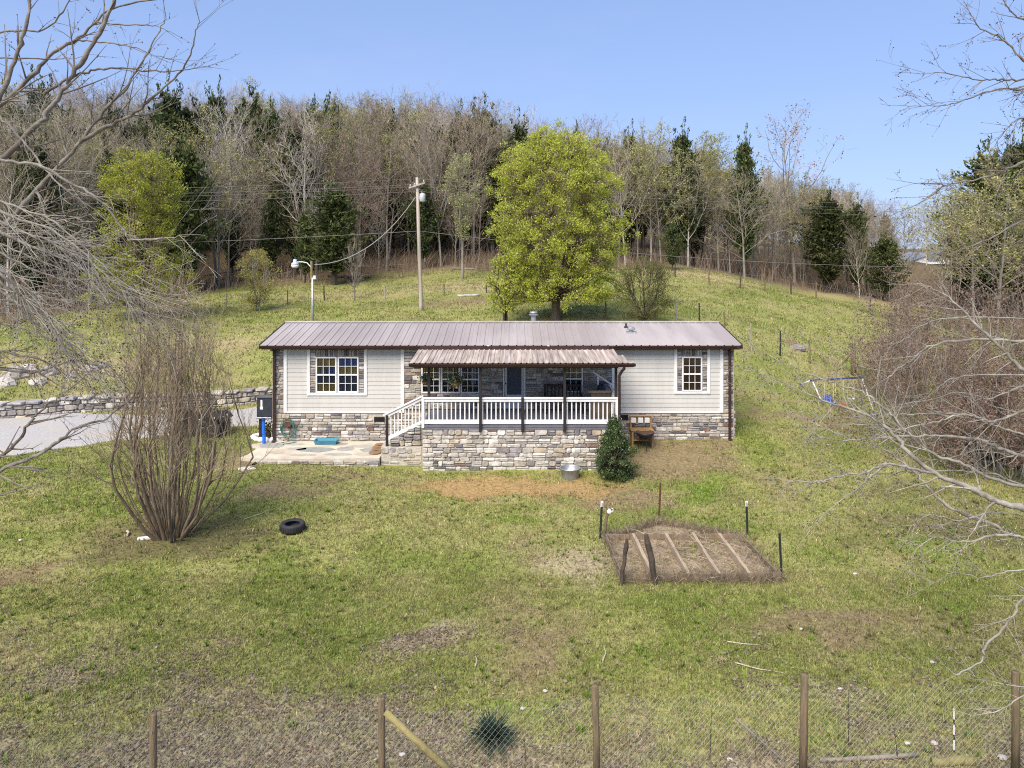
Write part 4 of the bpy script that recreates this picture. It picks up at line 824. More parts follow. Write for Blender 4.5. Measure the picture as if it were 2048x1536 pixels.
g, h = up(1495, 1076, 1493, 1003); stake(g, h, .028, tpost, 'metal_stake', 'black metal stake with a white tip at the right back corner of the bed', tip=white_paint)
g, h = up(1563, 1155, 1559, 1066); stake(g, h, .026, tpost, 'metal_stake', 'plain black metal stake at the right front corner of the bed')
g, h = up(1242, 1172, 1254, 1078); stake(g, h, .052, bark_dark, 'rotten_post', 'rotten dark post leaning right at the front left corner of the bed', 'post', wood=True)
g, h = up(1312, 1174, 1292, 1068); stake(g, h, .065, bark_dark, 'rotten_post', 'thick rotten split post leaning left inside the bed', 'post', wood=True)
# litter by the multi-stemmed bush
g = G(292, 1083); o = MB().box(-.2, .2, -.05, .05, 0, .06, .006).build('white_block', white_paint); o.location = g; o.rotation_euler[2] = .25; tag(o, 'white painted block lying at the foot of the bush', 'block')
g = G(254, 1070); o = MB().tube([(0, 0, .04), (.1, -.1, .05), (.13, -.25, .03)], .03, 6, True).build('broken_stick', mat('stick_pale', (.5, .44, .36), (.4, .34, .27), 6, .9)); o.location = g; tag(o, 'short pale broken stick beside the bush', 'stick')
g = G(296, 1050); bh = thing('wooden_crate', 'old brown wooden crate standing half hidden behind the bush', 'crate', g)
for i in range(5): MB().box(g[0]-.22, g[0]+.22, g[1]+.3, g[1]+.33, g[2]+i*.13, g[2]+i*.13+.115, .006).build('slat', wood_old, bh)
for s in (-1, 1): MB().box(g[0]+s*.22-.02, g[0]+s*.22+.02, g[1]+.27, g[1]+.7, g[2]-.02, g[2]+.66, .006).build('side', wood_old, bh)
MB().box(g[0]-.27, g[0]+.27, g[1]+.22, g[1]+.75, g[2]+.665, g[2]+.70, .006).build('top', mat('crate_red', (.2, .12, .11), (.14, .09, .08), 5, .85), bh)
g = G(920, 1090)
for (px, py, L_, a) in [(490, 1040, .9, .8), (1455, 1290, .6, -.4), (1205, 1335, .5, 1.2), (950, 1345, .35, 1.4), (1470, 1330, .8, -.6)]:
    g = G(px, py); o = MB().tube([(0, 0, .03), (L_*.5*math.cos(a), L_*.5*math.sin(a), .05), (L_*math.cos(a+.2), L_*math.sin(a+.2), .03)], [.014, .011, .005], 5).build('fallen_twig', MAT['stick_pale']); o.location = g; tag(o, 'thin pale fallen twig lying on the lawn', 'twig', 'twigs on the lawn')
for i, (px, py, s) in enumerate([(1090, 1388, .05), (805, 1517, .06), (1680, 1383, .045), (1815, 1495, .05), (1868, 1500, .07), (1460, 1525, .05), (1602, 1262, .04), (1864, 1336, .05), (630, 1000, .04), (40, 1087, .06), (1710, 1150, .05), (1045, 1430, .05), (2005, 1530, .08)]):
    g = G(px, py); rock('pale_rock', 'small white rock lying in the grass', g+(0, 0, .02), (s*.9, s*.65, s*.6), STONE[1], 'white rocks in the grass', seed=i)
# ------------------------------------------------------------------ front fence with wire mesh
fence = thing('front_fence', 'chain link fence on round wooden posts along the near edge of the lawn', 'fence', (0, 10, .2))
FP = [(-640, 1478, 9.3), (-160, 1452, 9.45), (307, 1427, 9.6), (763, 1396, 9.75), (1190, 1370, 9.9), (1609, 1348, 10.05), (2031, 1343, 10.2), (2460, 1335, 10.35), (2890, 1328, 10.5)]
tops = []
for i, (px, py, D) in enumerate(FP):
    t = W(px, py, D); b = np.array((t[0]+.03*math.sin(i*2.1), D, Hs(t[0], D)-.1)); tops.append((t, b)); r_ = .046 if px < 1500 else .052
    post = MB().tube([b, b+(t-b)*.5+(.006, 0, 0), t-(0, 0, .012), t], [r_*1.04, r_, r_*.97, r_*.86], 12, True).build('post', wood_post, fence, True)
    for q in range(2): MB().tube([t+(.05*math.cos(q*2.5-1.5), .05*math.sin(q*2.5-1.5), -.2-q*.5), t+(.056*math.cos(q*2.5-1.5), .056*math.sin(q*2.5-1.5), -.23-q*.5)], .006, 4).build('staple', steel, post)
p0 = tops[3][0]+(.05, -.02, -.17); p1 = np.array((X_(955, 9.8), 9.8, Hs(X_(955, 9.8), 9.8)+.02)); MB().tube([p0, (p0+p1)/2, p1], [.04, .046, .05], 10, True).build('brace', wood_moss, fence, True)
wire = mat('wire_galv', (.36, .40, .30), (.27, .30, .23), 5, .5, metal=.3)
mb = MB(); mh = 1.16; sp = .062
bx_ = np.array([b[0] for t, b in tops]); by_ = np.array([b[1] for t, b in tops]); bz_ = np.array([b[2]+.1 for t, b in tops]); tz_ = np.array([t[2]-.20 for t, b in tops])
def onf(x, h, o):
    s = .04*math.sin(x*2.1)+.025*math.sin(x*5.3+1); z1 = np.interp(x, bx_, tz_)+s*.6-.04*abs(math.sin(x*1.07)); z0 = z1-1.22; return (x, np.interp(x, bx_, by_)+.055+o, z0+(z1-z0)*h)
x = bx_[0]-1.5; V = []; Fc = []
while x < bx_[-1]+.2:
    for s, o in ((1, .0035), (-1, 0)):
        xa = x if s > 0 else x+mh; xb = xa+s*mh
        pts = [onf(xa+(xb-xa)*t, t, o) for t in (0, .25, .5, .75, 1)]; mb.tube(pts, .0014, 3)
    x += sp*1.414
cl = mb.build('chain_link', wire, fence); cl['kind'] = 'stuff'
for h in (.0,): MB().tube([onf(x, h, .006) for x in np.arange(bx_[0], bx_[-1], .25)], .0016, 4).build('line_wire', wire, fence)
# yucca by the brace
g = np.array((X_(985, 10.9), 10.9, 0)); g[2] = Hs(g[0], g[1]); yu = thing('yucca', 'blue green spiky yucca growing behind the fence brace', 'yucca', g); V = []; Cc = []
for i in range(150):
    a = U(0, 2*math.pi); e = U(.12, 1.45); d = np.array((math.cos(a)*math.cos(e), math.sin(a)*math.cos(e), math.sin(e))); L_ = U(.3, .48); s_ = np.array((-math.sin(a), math.cos(a), 0))*U(.012, .018)
    b = g+(0, 0, .06)+d*.03; m1 = b+d*L_*.55; t = b+d*L_+(0, 0, -.10*math.cos(e)); V += [b-s_*.8, b+s_*.8, m1+s_, m1-s_, m1-s_, m1+s_, t+s_*.1, t-s_*.1]; c = np.array(((.055, .095, .075), (.075, .115, .07), (.045, .075, .065))[i % 3])*U(.75, 1.25); Cc += [c]*8
link(fast_mesh('leaves', np.array(V), 4, np.array(Cc)), 'leaves', leaf_mat, yu)
MB().tube([g-(0, 0, .05), g+(0, 0, .1)], [.06, .05], 8, True).build('crown_base', bark_brown, yu)
# stalks, electric stake and mossy log along the fence
V = MB(); cnt = 0
for i in range(230):
    D = U(10.25, 11.4); px = U(1000, 2080) if i % 3 else U(150, 1000); x = X_(px, D); z = Hs(x, D); L_ = U(.12, .5); d = rng.normal(0, .28, 2)
    V.tube([(x, D, z-.02), (x+d[0]*L_*.5, D+d[1]*L_*.5, z+L_*.55), (x+d[0]*L_, D+d[1]*L_, z+L_)], [.004, .0032, .0018], 3)
o = V.build('dead_weeds', mat('weed_stalk', (.33, .25, .18), (.2, .14, .1), 4, .9)); o['kind'] = 'stuff'; o['label'] = 'thin dead weed stalks along the foot of the near fence'; o['category'] = 'weeds'
for px, pt, pb in ((1697, 1385, 1500), (1795, 1450, 1528), (1420, 1420, 1530), (1052, 1475, 1532), (1512, 1465, 1536)):
    g = G(px, pb); h = W(px+U(-14, 4), pt, g[1]); o = thing('weed_stem', 'tall thin dark weed stem standing behind the chain link', 'weed', g, 'tall weed stems behind the fence')
    MB().tube([g, (g+h)/2+rng.normal(0, .02, 3), h], [.009, .007, .004], 5).build('stem', bark_dark, o)
    for q in range(4): s_ = g+(h-g)*U(.4, .95); MB().tube([s_, s_+rng.normal(0, .06, 3)+(0, 0, .06)], [.004, .002], 3).build('side_twig', bark_dark, o)
g = np.array((X_(1908, 10.6), 10.6, 0)); g[2] = Hs(g[0], 10.6); o = thing('marker_stake', 'thin white and black banded stake behind the fence', 'stake', g); hh = Z_(1418, 10.6)-g[2]
for i in range(9): MB().lathe([(.011, 0), (.011, hh/9)], (g[0], g[1], g[2]+i*hh/9), 6).build('band', black if i % 3 == 0 else white_paint, o)
g = np.array((X_(1900, 10.42), 10.42, 0)); g[2] = Hs(g[0], 10.42)
def tag_log(name, label, p0, p1, r, m):
    o = thing(name, label, 'log', tuple(np.array(p0))); d = (np.array(p1)-p0); pts = [np.array(p0)+d*t+rng.normal(0, r*.12, 3) for t in np.linspace(0, 1, 6)]
    MB().tube(pts, [r*U(.9, 1.1) for _ in pts], 10, True).build('bole', m, o, True); MB().lathe([(r*.86, 0), (r*.8, .004)], (0, 0, 0), 10).build('cut_end', wood_old, o).location = pts[-1]-WL[o.name]
tag_log('mossy_log', 'mossy yellowish log lying under the near fence', g+(-.25, 0, .03), g+(.4, .02, .03), .06, wood_moss); tag_log('grey_log', 'long grey fallen pole lying along the near fence', np.array((X_(1640, 10.45), 10.45, Hs(X_(1640, 10.45), 10.45)+.03)), g+(-.4, .12, .05), .03, bark_grey)
g = G(1475, 1505); tag_log('broken_branch', 'grey broken branch slanting on the ground by the near fence', g+(0, .1, .35), g+(.55, -.35, .03), .018, bark_grey)

# ------------------------------------------------------------------ quad bike on the drive
ax, ay = X_(402, 27.8), 27.8; az = Hs(ax, ay)+.03
atv = thing('quad_bike', 'muddy dark quad bike parked on the drive behind the multi-stemmed bush', 'quad bike', (ax, ay, az))
rub = MAT['rubber']; mud = mat('atv_black', (.03, .03, .034), (.06, .05, .04), 5, .45); camo = mat('atv_blue', (.02, .05, .11), (.015, .03, .07), 5, .4)
for sx in (-.58, .62):
    for sy in (-.42, .42):
        w = MB().lathe([(.17, -.12), (.27, -.13), (.31, -.1), (.31, .1), (.27, .13), (.17, .12)], (ax+sx, ay+sy, az+.3), 20, 'y').build('wheel', rub, atv, True)
        MB().lathe([(.02, -.07), (.06, -.1), (.16, -.125), (.172, -.12)], (ax+sx, ay+sy, az+.3), 16, 'y', False).build('rim', steel, w, True); MB().lathe([(.172, .12), (.16, .125), (.06, .1), (.02, .07)], (ax+sx, ay+sy, az+.3), 16, 'y', False).build('rim', steel, w, True)
        for k in range(14):
            a = k*2*math.pi/14; c, s_ = math.cos(a), math.sin(a); MB().box(-.02, .02, -.12, .12, .29, .33, M=lambda v: np.c_[v[:, 0]*s_+v[:, 2]*c, v[:, 1], v[:, 0]*-c+v[:, 2]*s_]+np.array((ax+sx, ay+sy, az+.3))).build('tread', rub, w)
MB().box(ax-.75, ax+.78, ay-.16, ay+.16, az+.28, az+.52, .06).build('frame', mud, atv)
def fender(x0, x1, zt): MB().add([(x, y, z) for y in (ay-.56, ay+.56) for x, z in ((x0-.1, zt-.2), (x0+.06, zt), (x1-.06, zt), (x1+.1, zt-.2))], [(0, 1, 5, 4), (1, 2, 6, 5), (2, 3, 7, 6)]).build('fender', mud, atv)
fender(-.9+ax, -.28+ax, az+.74); fender(.3+ax, .92+ax, az+.76)
MB().add([(x, ay+y*w_, z) for x, z, w_ in ((ax-.6, az+.74, .14), (ax-.5, az+.86, .17), (ax-.05, az+.8, .16), (ax+.12, az+.84, .12)) for y in (-1, 1)]+[(x, ay+y*.12, az+.5) for x in (ax-.6, ax+.12) for y in (-1, 1)], [(0, 2, 3, 1), (2, 4, 5, 3), (4, 6, 7, 5), (0, 8, 10, 6, 4, 2), (1, 3, 5, 7, 11, 9), (6, 10, 11, 7), (0, 1, 9, 8)]).build('seat', black, atv)
MB().box(ax+.12, ax+.42, ay-.15, ay+.15, az+.52, az+.9, .05).build('tank', camo, atv); MB().box(ax-.1, ax+.1, ay-.2, ay+.2, az+.3, az+.6, .03).build('engine', steel, atv)
MB().tube([(ax+.1, ay-.4, az+1.06), (ax+.16, ay-.28, az+1.1), (ax+.28, ay-.1, az+1.02), (ax+.28, ay+.1, az+1.02), (ax+.16, ay+.28, az+1.1), (ax+.1, ay+.4, az+1.06)], .02, 7, True).tube([(ax+.28, ay, az+1.02), (ax+.42, ay, az+.7)], .025, 6).build('handlebar', black, atv)
for x0, x1, zt in ((ax-.95, ax-.35, az+.86), (ax+.4, ax+.98, az+.9)):
    mb = MB()
    for k in range(5): y = ay-.36+k*.18; mb.tube([(x0, y, zt), (x1, y, zt)], .013, 5)
    mb.tube([(x0, ay-.4, zt), (x0, ay+.4, zt)], .014, 5).tube([(x1, ay-.4, zt), (x1, ay+.4, zt)], .014, 5)
    for x in (x0+.1, x1-.1):
        for y in (ay-.3, ay+.3): mb.tube([(x, y, zt), (x, y, zt-.16)], .012, 5)
    mb.build('rack', black, atv)
for s in (-.2, .2): MB().lathe([(.02, 0), (.06, .03), (.065, .08)], (ax+.86, ay+s, az+.66), 10, 'x').build('headlight', steel, atv)

# ------------------------------------------------------------------ swing set
g0, g1 = G(1632, 826), G(1738, 800); D0 = 35.0
def sw(px, py, D=D0): return W(px, py, D)
ss = thing('swing_set', 'blue and white metal swing set with blue and red seats on the slope', 'swing set', G(1680, 815)); pwt = mat('tube_white', (.7, .71, .73), (.6, .61, .64), 5, .4); pbl = mat('tube_blue', (.03, .07, .25), (.02, .05, .18), 5, .4); pr_ = mat('seat_red', (.5, .06, .05), (.38, .05, .04), 4, .4); sb_ = mat('seat_blue', (.03, .10, .5), (.02, .07, .38), 4, .4)
la, lb = sw(1624, 760), sw(1724, 755)
MB().tube([la+(-.08, 0, 0), la*.5+lb*.5, lb+(.08, 0, 0)], .04, 10, True).build('top_bar', pbl, ss, True)
for p, ps_ in ((la, ((-.55, -.75), (.22, -.75), (-.3, .75))), (lb, ((.3, -.75), (.35, .75)))):
    for dx, dy in (ps_[0], ps_[-1]) if len(ps_) == 2 else (ps_[1], ps_[2]):
        q = p+(dx, dy, 0); q[2] = Hs(q[0], q[1]); MB().tube([p, q], .032, 8, True).build('leg', pwt, ss, True); MB().tube([q, q+(p-q)*.2], .036, 8, True).build('leg_foot', pbl, ss, True)
    MB().lathe([(.06, -.08), (.06, .08)], p, 10, 'x').build('corner_joint', pbl, ss)
def seat(t, z, m, w=.22, n='swing_seat'):
    p = la+(lb-la)*t; c = p-(0, 0, z); st = MB().add([(c[0]-w, c[1]-.1, c[2]+.05), (c[0], c[1]-.1, c[2]), (c[0]+w, c[1]-.1, c[2]+.05), (c[0]+w, c[1]+.1, c[2]+.05), (c[0], c[1]+.1, c[2]), (c[0]-w, c[1]+.1, c[2]+.05)]+[(c[0]-w, c[1]-.1, c[2]+.03), (c[0], c[1]-.1, c[2]-.03), (c[0]+w, c[1]-.1, c[2]+.03)], [(0, 1, 4, 5), (1, 2, 3, 4), (6, 7, 1, 0), (7, 8, 2, 1)]).build(n, m, ss)
    for s in (-1, 1): MB().tube([p+(s*w*.8, 0, 0), c+(s*w, 0, .05)], .009, 4).build('chain', pwt, st)
    return c
c = seat(.34, 1.18, sb_, .24); MB().add([(c[0]-.24, c[1]+.1, c[2]), (c[0]+.24, c[1]+.1, c[2]), (c[0]+.22, c[1]+.2, c[2]+.4), (c[0]-.22, c[1]+.2, c[2]+.4)], [(0, 1, 2, 3)]).box(c[0]-.26, c[0]+.26, c[1]-.12, c[1]+.12, c[2]-.06, c[2]+.03, .02).build('seat_back', sb_, ss)
c = seat(.55, 1.2, pr_, .22); MB().box(c[0]-.24, c[0]+.24, c[1]-.14, c[1]+.14, c[2]-.07, c[2]+.02, .03).build('seat_base', pr_, ss); seat(.78, 1.0, pwt, .16)

# ------------------------------------------------------------------ poles and wires
lp = np.array((X_(625, 40), 40, 0)); lp[2] = Hs(lp[0], 40); lt_ = Z_(522, 40)
yl = thing('yard_light', 'slim grey pole with a white yard lamp on a curved arm behind the house', 'yard light', lp); MB().tube([lp-(0, 0, .2), (lp[0], 40, lt_-.9)], [.075, .07], 10, True).build('pole', steel, yl, True); MB().tube([(lp[0]-.05, 40, lt_-1.0), (lp[0]-.05, 40, lt_)], .065, 8, True).build('pole_top', wood_moss, yl)
MB().tube([(lp[0]-.07, 40, lt_-.35), (lp[0]-.3, 40, lt_-.1), (lp[0]-.55, 40, lt_-.05), (lp[0]-.85, 40, lt_-.06)], .028, 8).build('arm', pwt, yl, True)
hd = MB().lathe([(.05, .28), (.1, .26), (.1, .12), (.19, .06), (.21, 0)], (lp[0]-.95, 40, lt_-.18), 14).build('lamp_head', mat('lamp_grey', (.5, .54, .6), (.42, .46, .52), 5, .4), yl, True); MB().lathe([(.2, 0), (.19, -.14), (.12, -.18)], (lp[0]-.95, 40, lt_-.185), 14).build('lamp_shade', white_paint, hd, True); MB().lathe([(.03, .28), (.03, .38)], (lp[0]-.95, 40, lt_-.18), 8).build('sensor', pbl, hd)
MB().box(lp[0]+.05, lp[0]+.2, 39.9, 40.05, lt_-1.0, lt_-.8, .02).build('junction_box', white_paint, yl)
ub_ = np.array((X_(842, 50), 50, 0)); ub_[2] = Hs(ub_[0], 50); ut = np.array((X_(834, 50), 50, Z_(355, 50)))
up_ = thing('utility_pole', 'tall weathered utility pole with crossarm and transformer on the pasture', 'utility pole', ub_); pol = mat('pole_wood', (.46, .41, .36), (.33, .285, .24), 3, .85, bump=.4, stretch=(5, 5, .3), c3=(.2, .15, .11), s3=.8)
MB().tube([ub_-(0, 0, .3), ub_+(0, 0, .4), (ub_+ut)/2, ut], [.19, .15, .125, .1], 12, True).build('pole', pol, up_, True)
MB().box(-.55, .55, -.05, .05, -.06, .06, .01, M=lambda v: np.c_[v[:, 0], v[:, 1], v[:, 2]+v[:, 0]*.32]+ut+(.02, -.17, -.55)).build('crossarm', pol, up_)
for s in (-.45, -.15, .45): MB().lathe([(.03, 0), (.06, .03), (.05, .09), (.03, .14)], ut+(.02+s, -.17, -.48+s*.32), 8).build('insulator', mat('porcelain', (.45, .42, .4), (.4, .37, .35), 4, .3), up_, True)
tz = MB().lathe([(.17, 0), (.2, .03), (.2, .5), (.18, .54), (.05, .58)], ut+(.38, -.05, -1.65), 16).build('transformer', mat('transformer_grey', (.52, .55, .58), (.46, .49, .52), 4, .45), up_, True); MB().lathe([(.03, 0), (.05, .06), (.025, .16)], ut+(.33, -.05, -1.09), 8).build('bushing', pol, tz); MB().box(ut[0]+.1, ut[0]+.2, 49.9, 50, ut[2]-1.5, ut[2]-1.25).build('bracket', steel, up_)
wirem = mat('wire_grey', (.22, .21, .2), (.15, .145, .14), 4, .6)
def cable(p, q, sag, r, label, name='power_line', m=None):
    p, q = np.array(p, float), np.array(q, float); t = np.linspace(0, 1, 24)[:, None]; pts = p+(q-p)*t; pts[:, 2] -= sag*4*(t*(1-t))[:, 0]
    o = thing(name, label, 'cable', tuple((p+q)/2), 'overhead lines on the utility pole'); MB().tube(pts, r, 4).build('strand', m or wirem, o)
for k, (dz, s) in enumerate(((-.1, .02), (-.45, .75), (-.62, -.2), (-.95, 0))): cable(ut+(s*.6, -.1, dz), (-70, 57, ut[2]+dz+.9-k*.15), .9, .009, 'thin power line strung from the pole across the wood to the west'); cable(ut+(s*.6, -.1, dz), (70, 66, ut[2]+dz-1.4), .7, .008, 'thin power line strung from the pole over the trees to the east')
pm = np.array((X_(838, 50), 50, Z_(462, 50))); cable(pm, (-60, 52, Z_(500, 50)-.2), .4, .014, 'lower telephone cable strung from the pole across the wood to the west', 'telephone_line'); cable(pm, (55, 62, 6.2), 1.3, .014, 'lower telephone cable strung from the pole behind the pear tree', 'telephone_line')
cable(ut+(-.1, -.1, -1.35), (lp[0]+.1, 40, lt_-.2), 1.1, .024, 'thick sagging service cable between utility pole and yard light', 'service_cable', mat('cable_pale', (.4, .39, .37), (.3, .3, .29), 4, .6)); cable(pm+(0, 0, .0), (X_(720, 60), 60, Hs(X_(720, 60), 60)), 0.0, .012, 'straight guy wire from the utility pole down to the pasture', 'guy_wire')

# ------------------------------------------------------------------ pasture fences
def pasture_fence(name, label, pts, hgt, m, posth=None, wires=3, pr=.05):
    o = thing(name, label, 'fence', tuple(pts[0])); tp = []
    for i, p in enumerate(pts):
        h = hgt*U(.85, 1.15); t = p+(U(-.06, .06), U(-.05, .05), h); tp.append((p, t)); MB().tube([p-(0, 0, .15), p*.5+t*.5+rng.normal(0, .012, 3), t], [pr*1.1, pr, pr*.9], 6, True).build('post', m[i % len(m)], o)
    for k in range(wires):
        f_ = .3+.6*k/max(1, wires-1); q = []
        for (p, t), (p2, t2) in zip(tp[:-1], tp[1:]):
            a, b = p+(t-p)*f_, p2+(t2-p2)*f_
            for u in (0, .5): q.append(a+(b-a)*u-(0, 0, .04*(u > 0)))
        q.append(tp[-1][0]+(tp[-1][1]-tp[-1][0])*f_); MB().tube(q, .008, 3).build('wire', wirem, o)
    return o
grey_post = mat('post_grey', (.36, .33, .28), (.25, .22, .18), 5, .9)
def line(*pp): return [G(a, b, 30, 120) for a, b in pp]
pasture_fence('pasture_fence', 'long wire pasture fence on thin posts along the foot of the wood', line((452, 619), (575, 609), (649, 601), (770, 600), (888, 592), (973, 588), (1150, 612), (1212, 640)), 1.1, [grey_post, wood_post, bark_dark])
pasture_fence('pasture_fence', 'wire fence on dark crooked posts along the grassy crest', [np.array((X_(a, d), d, Hs(X_(a, d), d))) for a, d in ((1350, 68), (1418, 66), (1480, 64), (1530, 64), (1582, 64), (1632, 64), (1740, 63), (1801, 62), (1900, 62))], 1.35, [bark_dark, wood_post], pr=.06)
pasture_fence('wire_fence', 'wire fence climbing the slope between house and swing set', line((1352, 643), (1399, 648), (1449, 668), (1503, 702), (1560, 712), (1619, 728)), 1.3, [grey_post, tpost, wood_post], pr=.045)
g = G(1706, 750, 30, 60); o = thing('corner_post', 'stout leaning corner post with diagonal brace above the swing set', 'fence post', g); h = g+(.03, 0, 1.4); MB().tube([g-(0, 0, .2), h], [.13, .115], 10, True).build('post', wood_post, o, True); q = np.array((X_(1662, 40.5), g[1]+.4, 0)); q[2] = Hs(q[0], q[1]); MB().tube([h-(0, 0, .1), q], .06, 8, True).build('brace', wood_old, o)
g = G(1595, 698, 30, 60); rock('boulder', 'grey boulder beside the red bare soil on the slope', g, (.45, .3, .28), STONE[3], seed=5)
for i, (px, py, s) in enumerate([(30, 755, .8), (75, 770, .5), (100, 748, .6), (180, 742, .5), (10, 772, .6), (205, 735, .4), (140, 755, .35), (55, 742, .5)]): rock('field_stone', 'pale grey boulder in the rock pile above the retaining wall', G(px, py, 30, 80), (s*.8, s*.7, s*.75), STONE[(2, 0, 3)[i % 3]], 'rock pile above the wall', 'boulder', i)
g = G(935, 594, 40, 100); tag_log('fallen_log', 'pale fallen log lying on the pasture by the fence', g+(-.8, 0, .08), g+(.9, .3, .12), .1, bark_pale)
# far pale building beyond the right-hand wood
D = 128.; bx0, bx1 = X_(1822, D), X_(1915, D); bz0 = Hs(bx0, D); o = thing('white_barn', 'white metal barn glimpsed through the trees at the right', 'barn', ((bx0+bx1)/2, D, bz0)); zt = Z_(522, D)
wm = mat('barn_white', (.75, .77, .8), (.68, .7, .73), 2, .5); MB().box(bx0, bx1, D, D+8, bz0-.5, zt).add([(bx0, D, zt), (bx1, D, zt), ((bx0+bx1)/2, D, zt+1.4), (bx0, D+8, zt), (bx1, D+8, zt), ((bx0+bx1)/2, D+8, zt+1.4)], [(0, 1, 2), (3, 5, 4)]).build('wall', wm, o)
MB().add([(bx0-.3, D-.3, zt-.1), ((bx0+bx1)/2, D-.3, zt+1.45), (bx1+.3, D-.3, zt-.1), (bx0-.3, D+8.3, zt-.1), ((bx0+bx1)/2, D+8.3, zt+1.45), (bx1+.3, D+8.3, zt-.1)], [(0, 1, 4, 3), (1, 2, 5, 4)]).build('roof', steel, o); MB().box((bx0+bx1)/2-1.2, (bx0+bx1)/2+1.2, D-.08, D-.01, bz0, bz0+3).build('door', steel, o)
# low open shed at the right edge
D = 27.; sx0, sx1 = X_(1985, D), X_(2120, D); sz = Hs(sx0, D); o = thing('lumber_shelter', 'low dark open shelter of old boards behind the bare branches', 'shelter', ((sx0+sx1)/2, D, sz))
for i in range(7): MB().box(sx0-.2, sx1, D-.3+i*.3, D-.02+i*.3, sz+.6+i*.03, sz+.64+i*.03, .006).build('roof_board', bark_dark, o)
for x in (sx0, (sx0+sx1)/2, sx1-.1):
    for y in (D-.2, D+1.6): MB().box(x, x+.1, y, y+.1, sz-.2, sz+.6).build('post', bark_dark, o)
for i in range(5): MB().box(sx0-.4, sx1, D+.1+i*.22, D+.28+i*.22, sz+.02+.03*(i % 2), sz+.14+.03*(i % 2), .006).build('lumber', wood_old, o)
MB().box(sx0, sx1, D+1.72, D+1.76, sz-.1, sz+.62).build('back_wall', bark_dark, o)
# ------------------------------------------------------------------ vegetation generators
UPV = np.array((0, 0, 1.))
def perp(t, az):
    a = np.cross(t, UPV if abs(t[2]) < .95 else np.array((1., 0, 0))); a = norm(a); b = np.cross(t, a); return a*math.cos(az)+b*math.sin(az)
def grow(mbs, p0, d0, L, r0, lvl, spec, tips, r):
    s = spec[lvl]; n = s['n']; pts = [np.array(p0, float)]; d = np.array(d0, float)
    for i in range(n):
        d = d+r.normal(0, s['wob'], 3); d[2] += s.get('up', 0); d /= math.sqrt(d@d)+1e-9; pts.append(pts[-1]+d*(L/n))
    rad = r0*(1-(1-s['taper'])*np.linspace(0, 1, n+1)); mbs[s['m']].tube(pts, rad, s['sides'])
    if tips is not None and lvl >= len(spec)-2: tips.extend(pts[1:])
    if lvl+1 < len(spec):
        c = spec[lvl+1]; k = max(1, int(round(s['kids']*r.uniform(.8, 1.2)))); lo = s.get('lo', .25); az = r.uniform(0, 6.28)
        for j in range(k):
            t = lo+(1-lo)*(j+r.uniform(0, 1))/k; t = min(t, .995); f = t*n; i = int(f); u = f-i; p = pts[i]*(1-u)+pts[i+1]*u; tg = norm(pts[i+1]-pts[i]); az += 2.4+r.normal(0, .35)
            a = c['ang']*r.uniform(.7, 1.3); dd = tg*math.cos(a)+perp(tg, az)*math.sin(a)
            sh = s.get('shape', .55); ll = L*c['len']*(1-sh*t)*r.uniform(.7, 1.25); grow(mbs, p, norm(dd), ll, max(c['rmin'], rad[i]*c['rr']), lvl+1, spec, tips, r)
class LeafBag:
    def __init__(s): s.v = []; s.c = []
    def add(s, v, c): s.v.append(v); s.c.append(c)
    def build(s, name, m, parent, local=True): return link(fast_mesh(name, np.concatenate(s.v), 4, np.concatenate(s.c)), name, m, parent, local)

def bare_proto(seed, hgt, label, barkm, twigm, group, spread=.55, dens=1.0, buds=None, rt=.115, low=.3, upw=.05, nm='bare_tree'):
    r = np.random.default_rng(seed); t = thing(nm, label, 'tree', (0, 0, -500), group); mb = [MB(), MB()]; tips = []
    spec = [dict(n=9, wob=.035, up=.05, taper=.2, sides=7, m=0, kids=int(17*dens), lo=low, shape=.55),
            dict(n=5, wob=.13, up=upw*2, taper=.3, sides=4, m=0, kids=int(8*dens), lo=.2, ang=.75, len=spread, rr=.5, rmin=.028, shape=.5),
            dict(n=4, wob=.17, up=upw, taper=.4, sides=3, m=1, kids=int(7*dens), lo=.15, ang=.7, len=.5, rr=.5, rmin=.012, shape=.4),
            dict(n=3, wob=.2, up=upw*.5, taper=.45, sides=3, m=1, kids=0, ang=.65, len=.55, rr=.6, rmin=.0105)]
    grow(mb, (0, 0, -.4), norm((r.normal(0, .04), r.normal(0, .04), 1)), hgt, rt*hgt/11, 0, spec, tips, r)
    mb[0].build('trunk', barkm, t, True, True); mb[1].build('twigs', twigm, t, False, True)
    if buds is not None:
        c = np.array(tips); c = c[r.choice(len(c), int(len(c)*buds[2]))]+r.normal(0, .10, (int(len(c)*buds[2]), 3)); pal = np.array(buds[0]); v, cc = cards(c, buds[1], buds[1]*.55, pal[r.choice(len(pal), len(c))]*r.uniform(.7, 1.25, (len(c), 1))); lb = LeafBag(); lb.add(v, cc); lb.build('buds', leafv_mat, t)
    return t
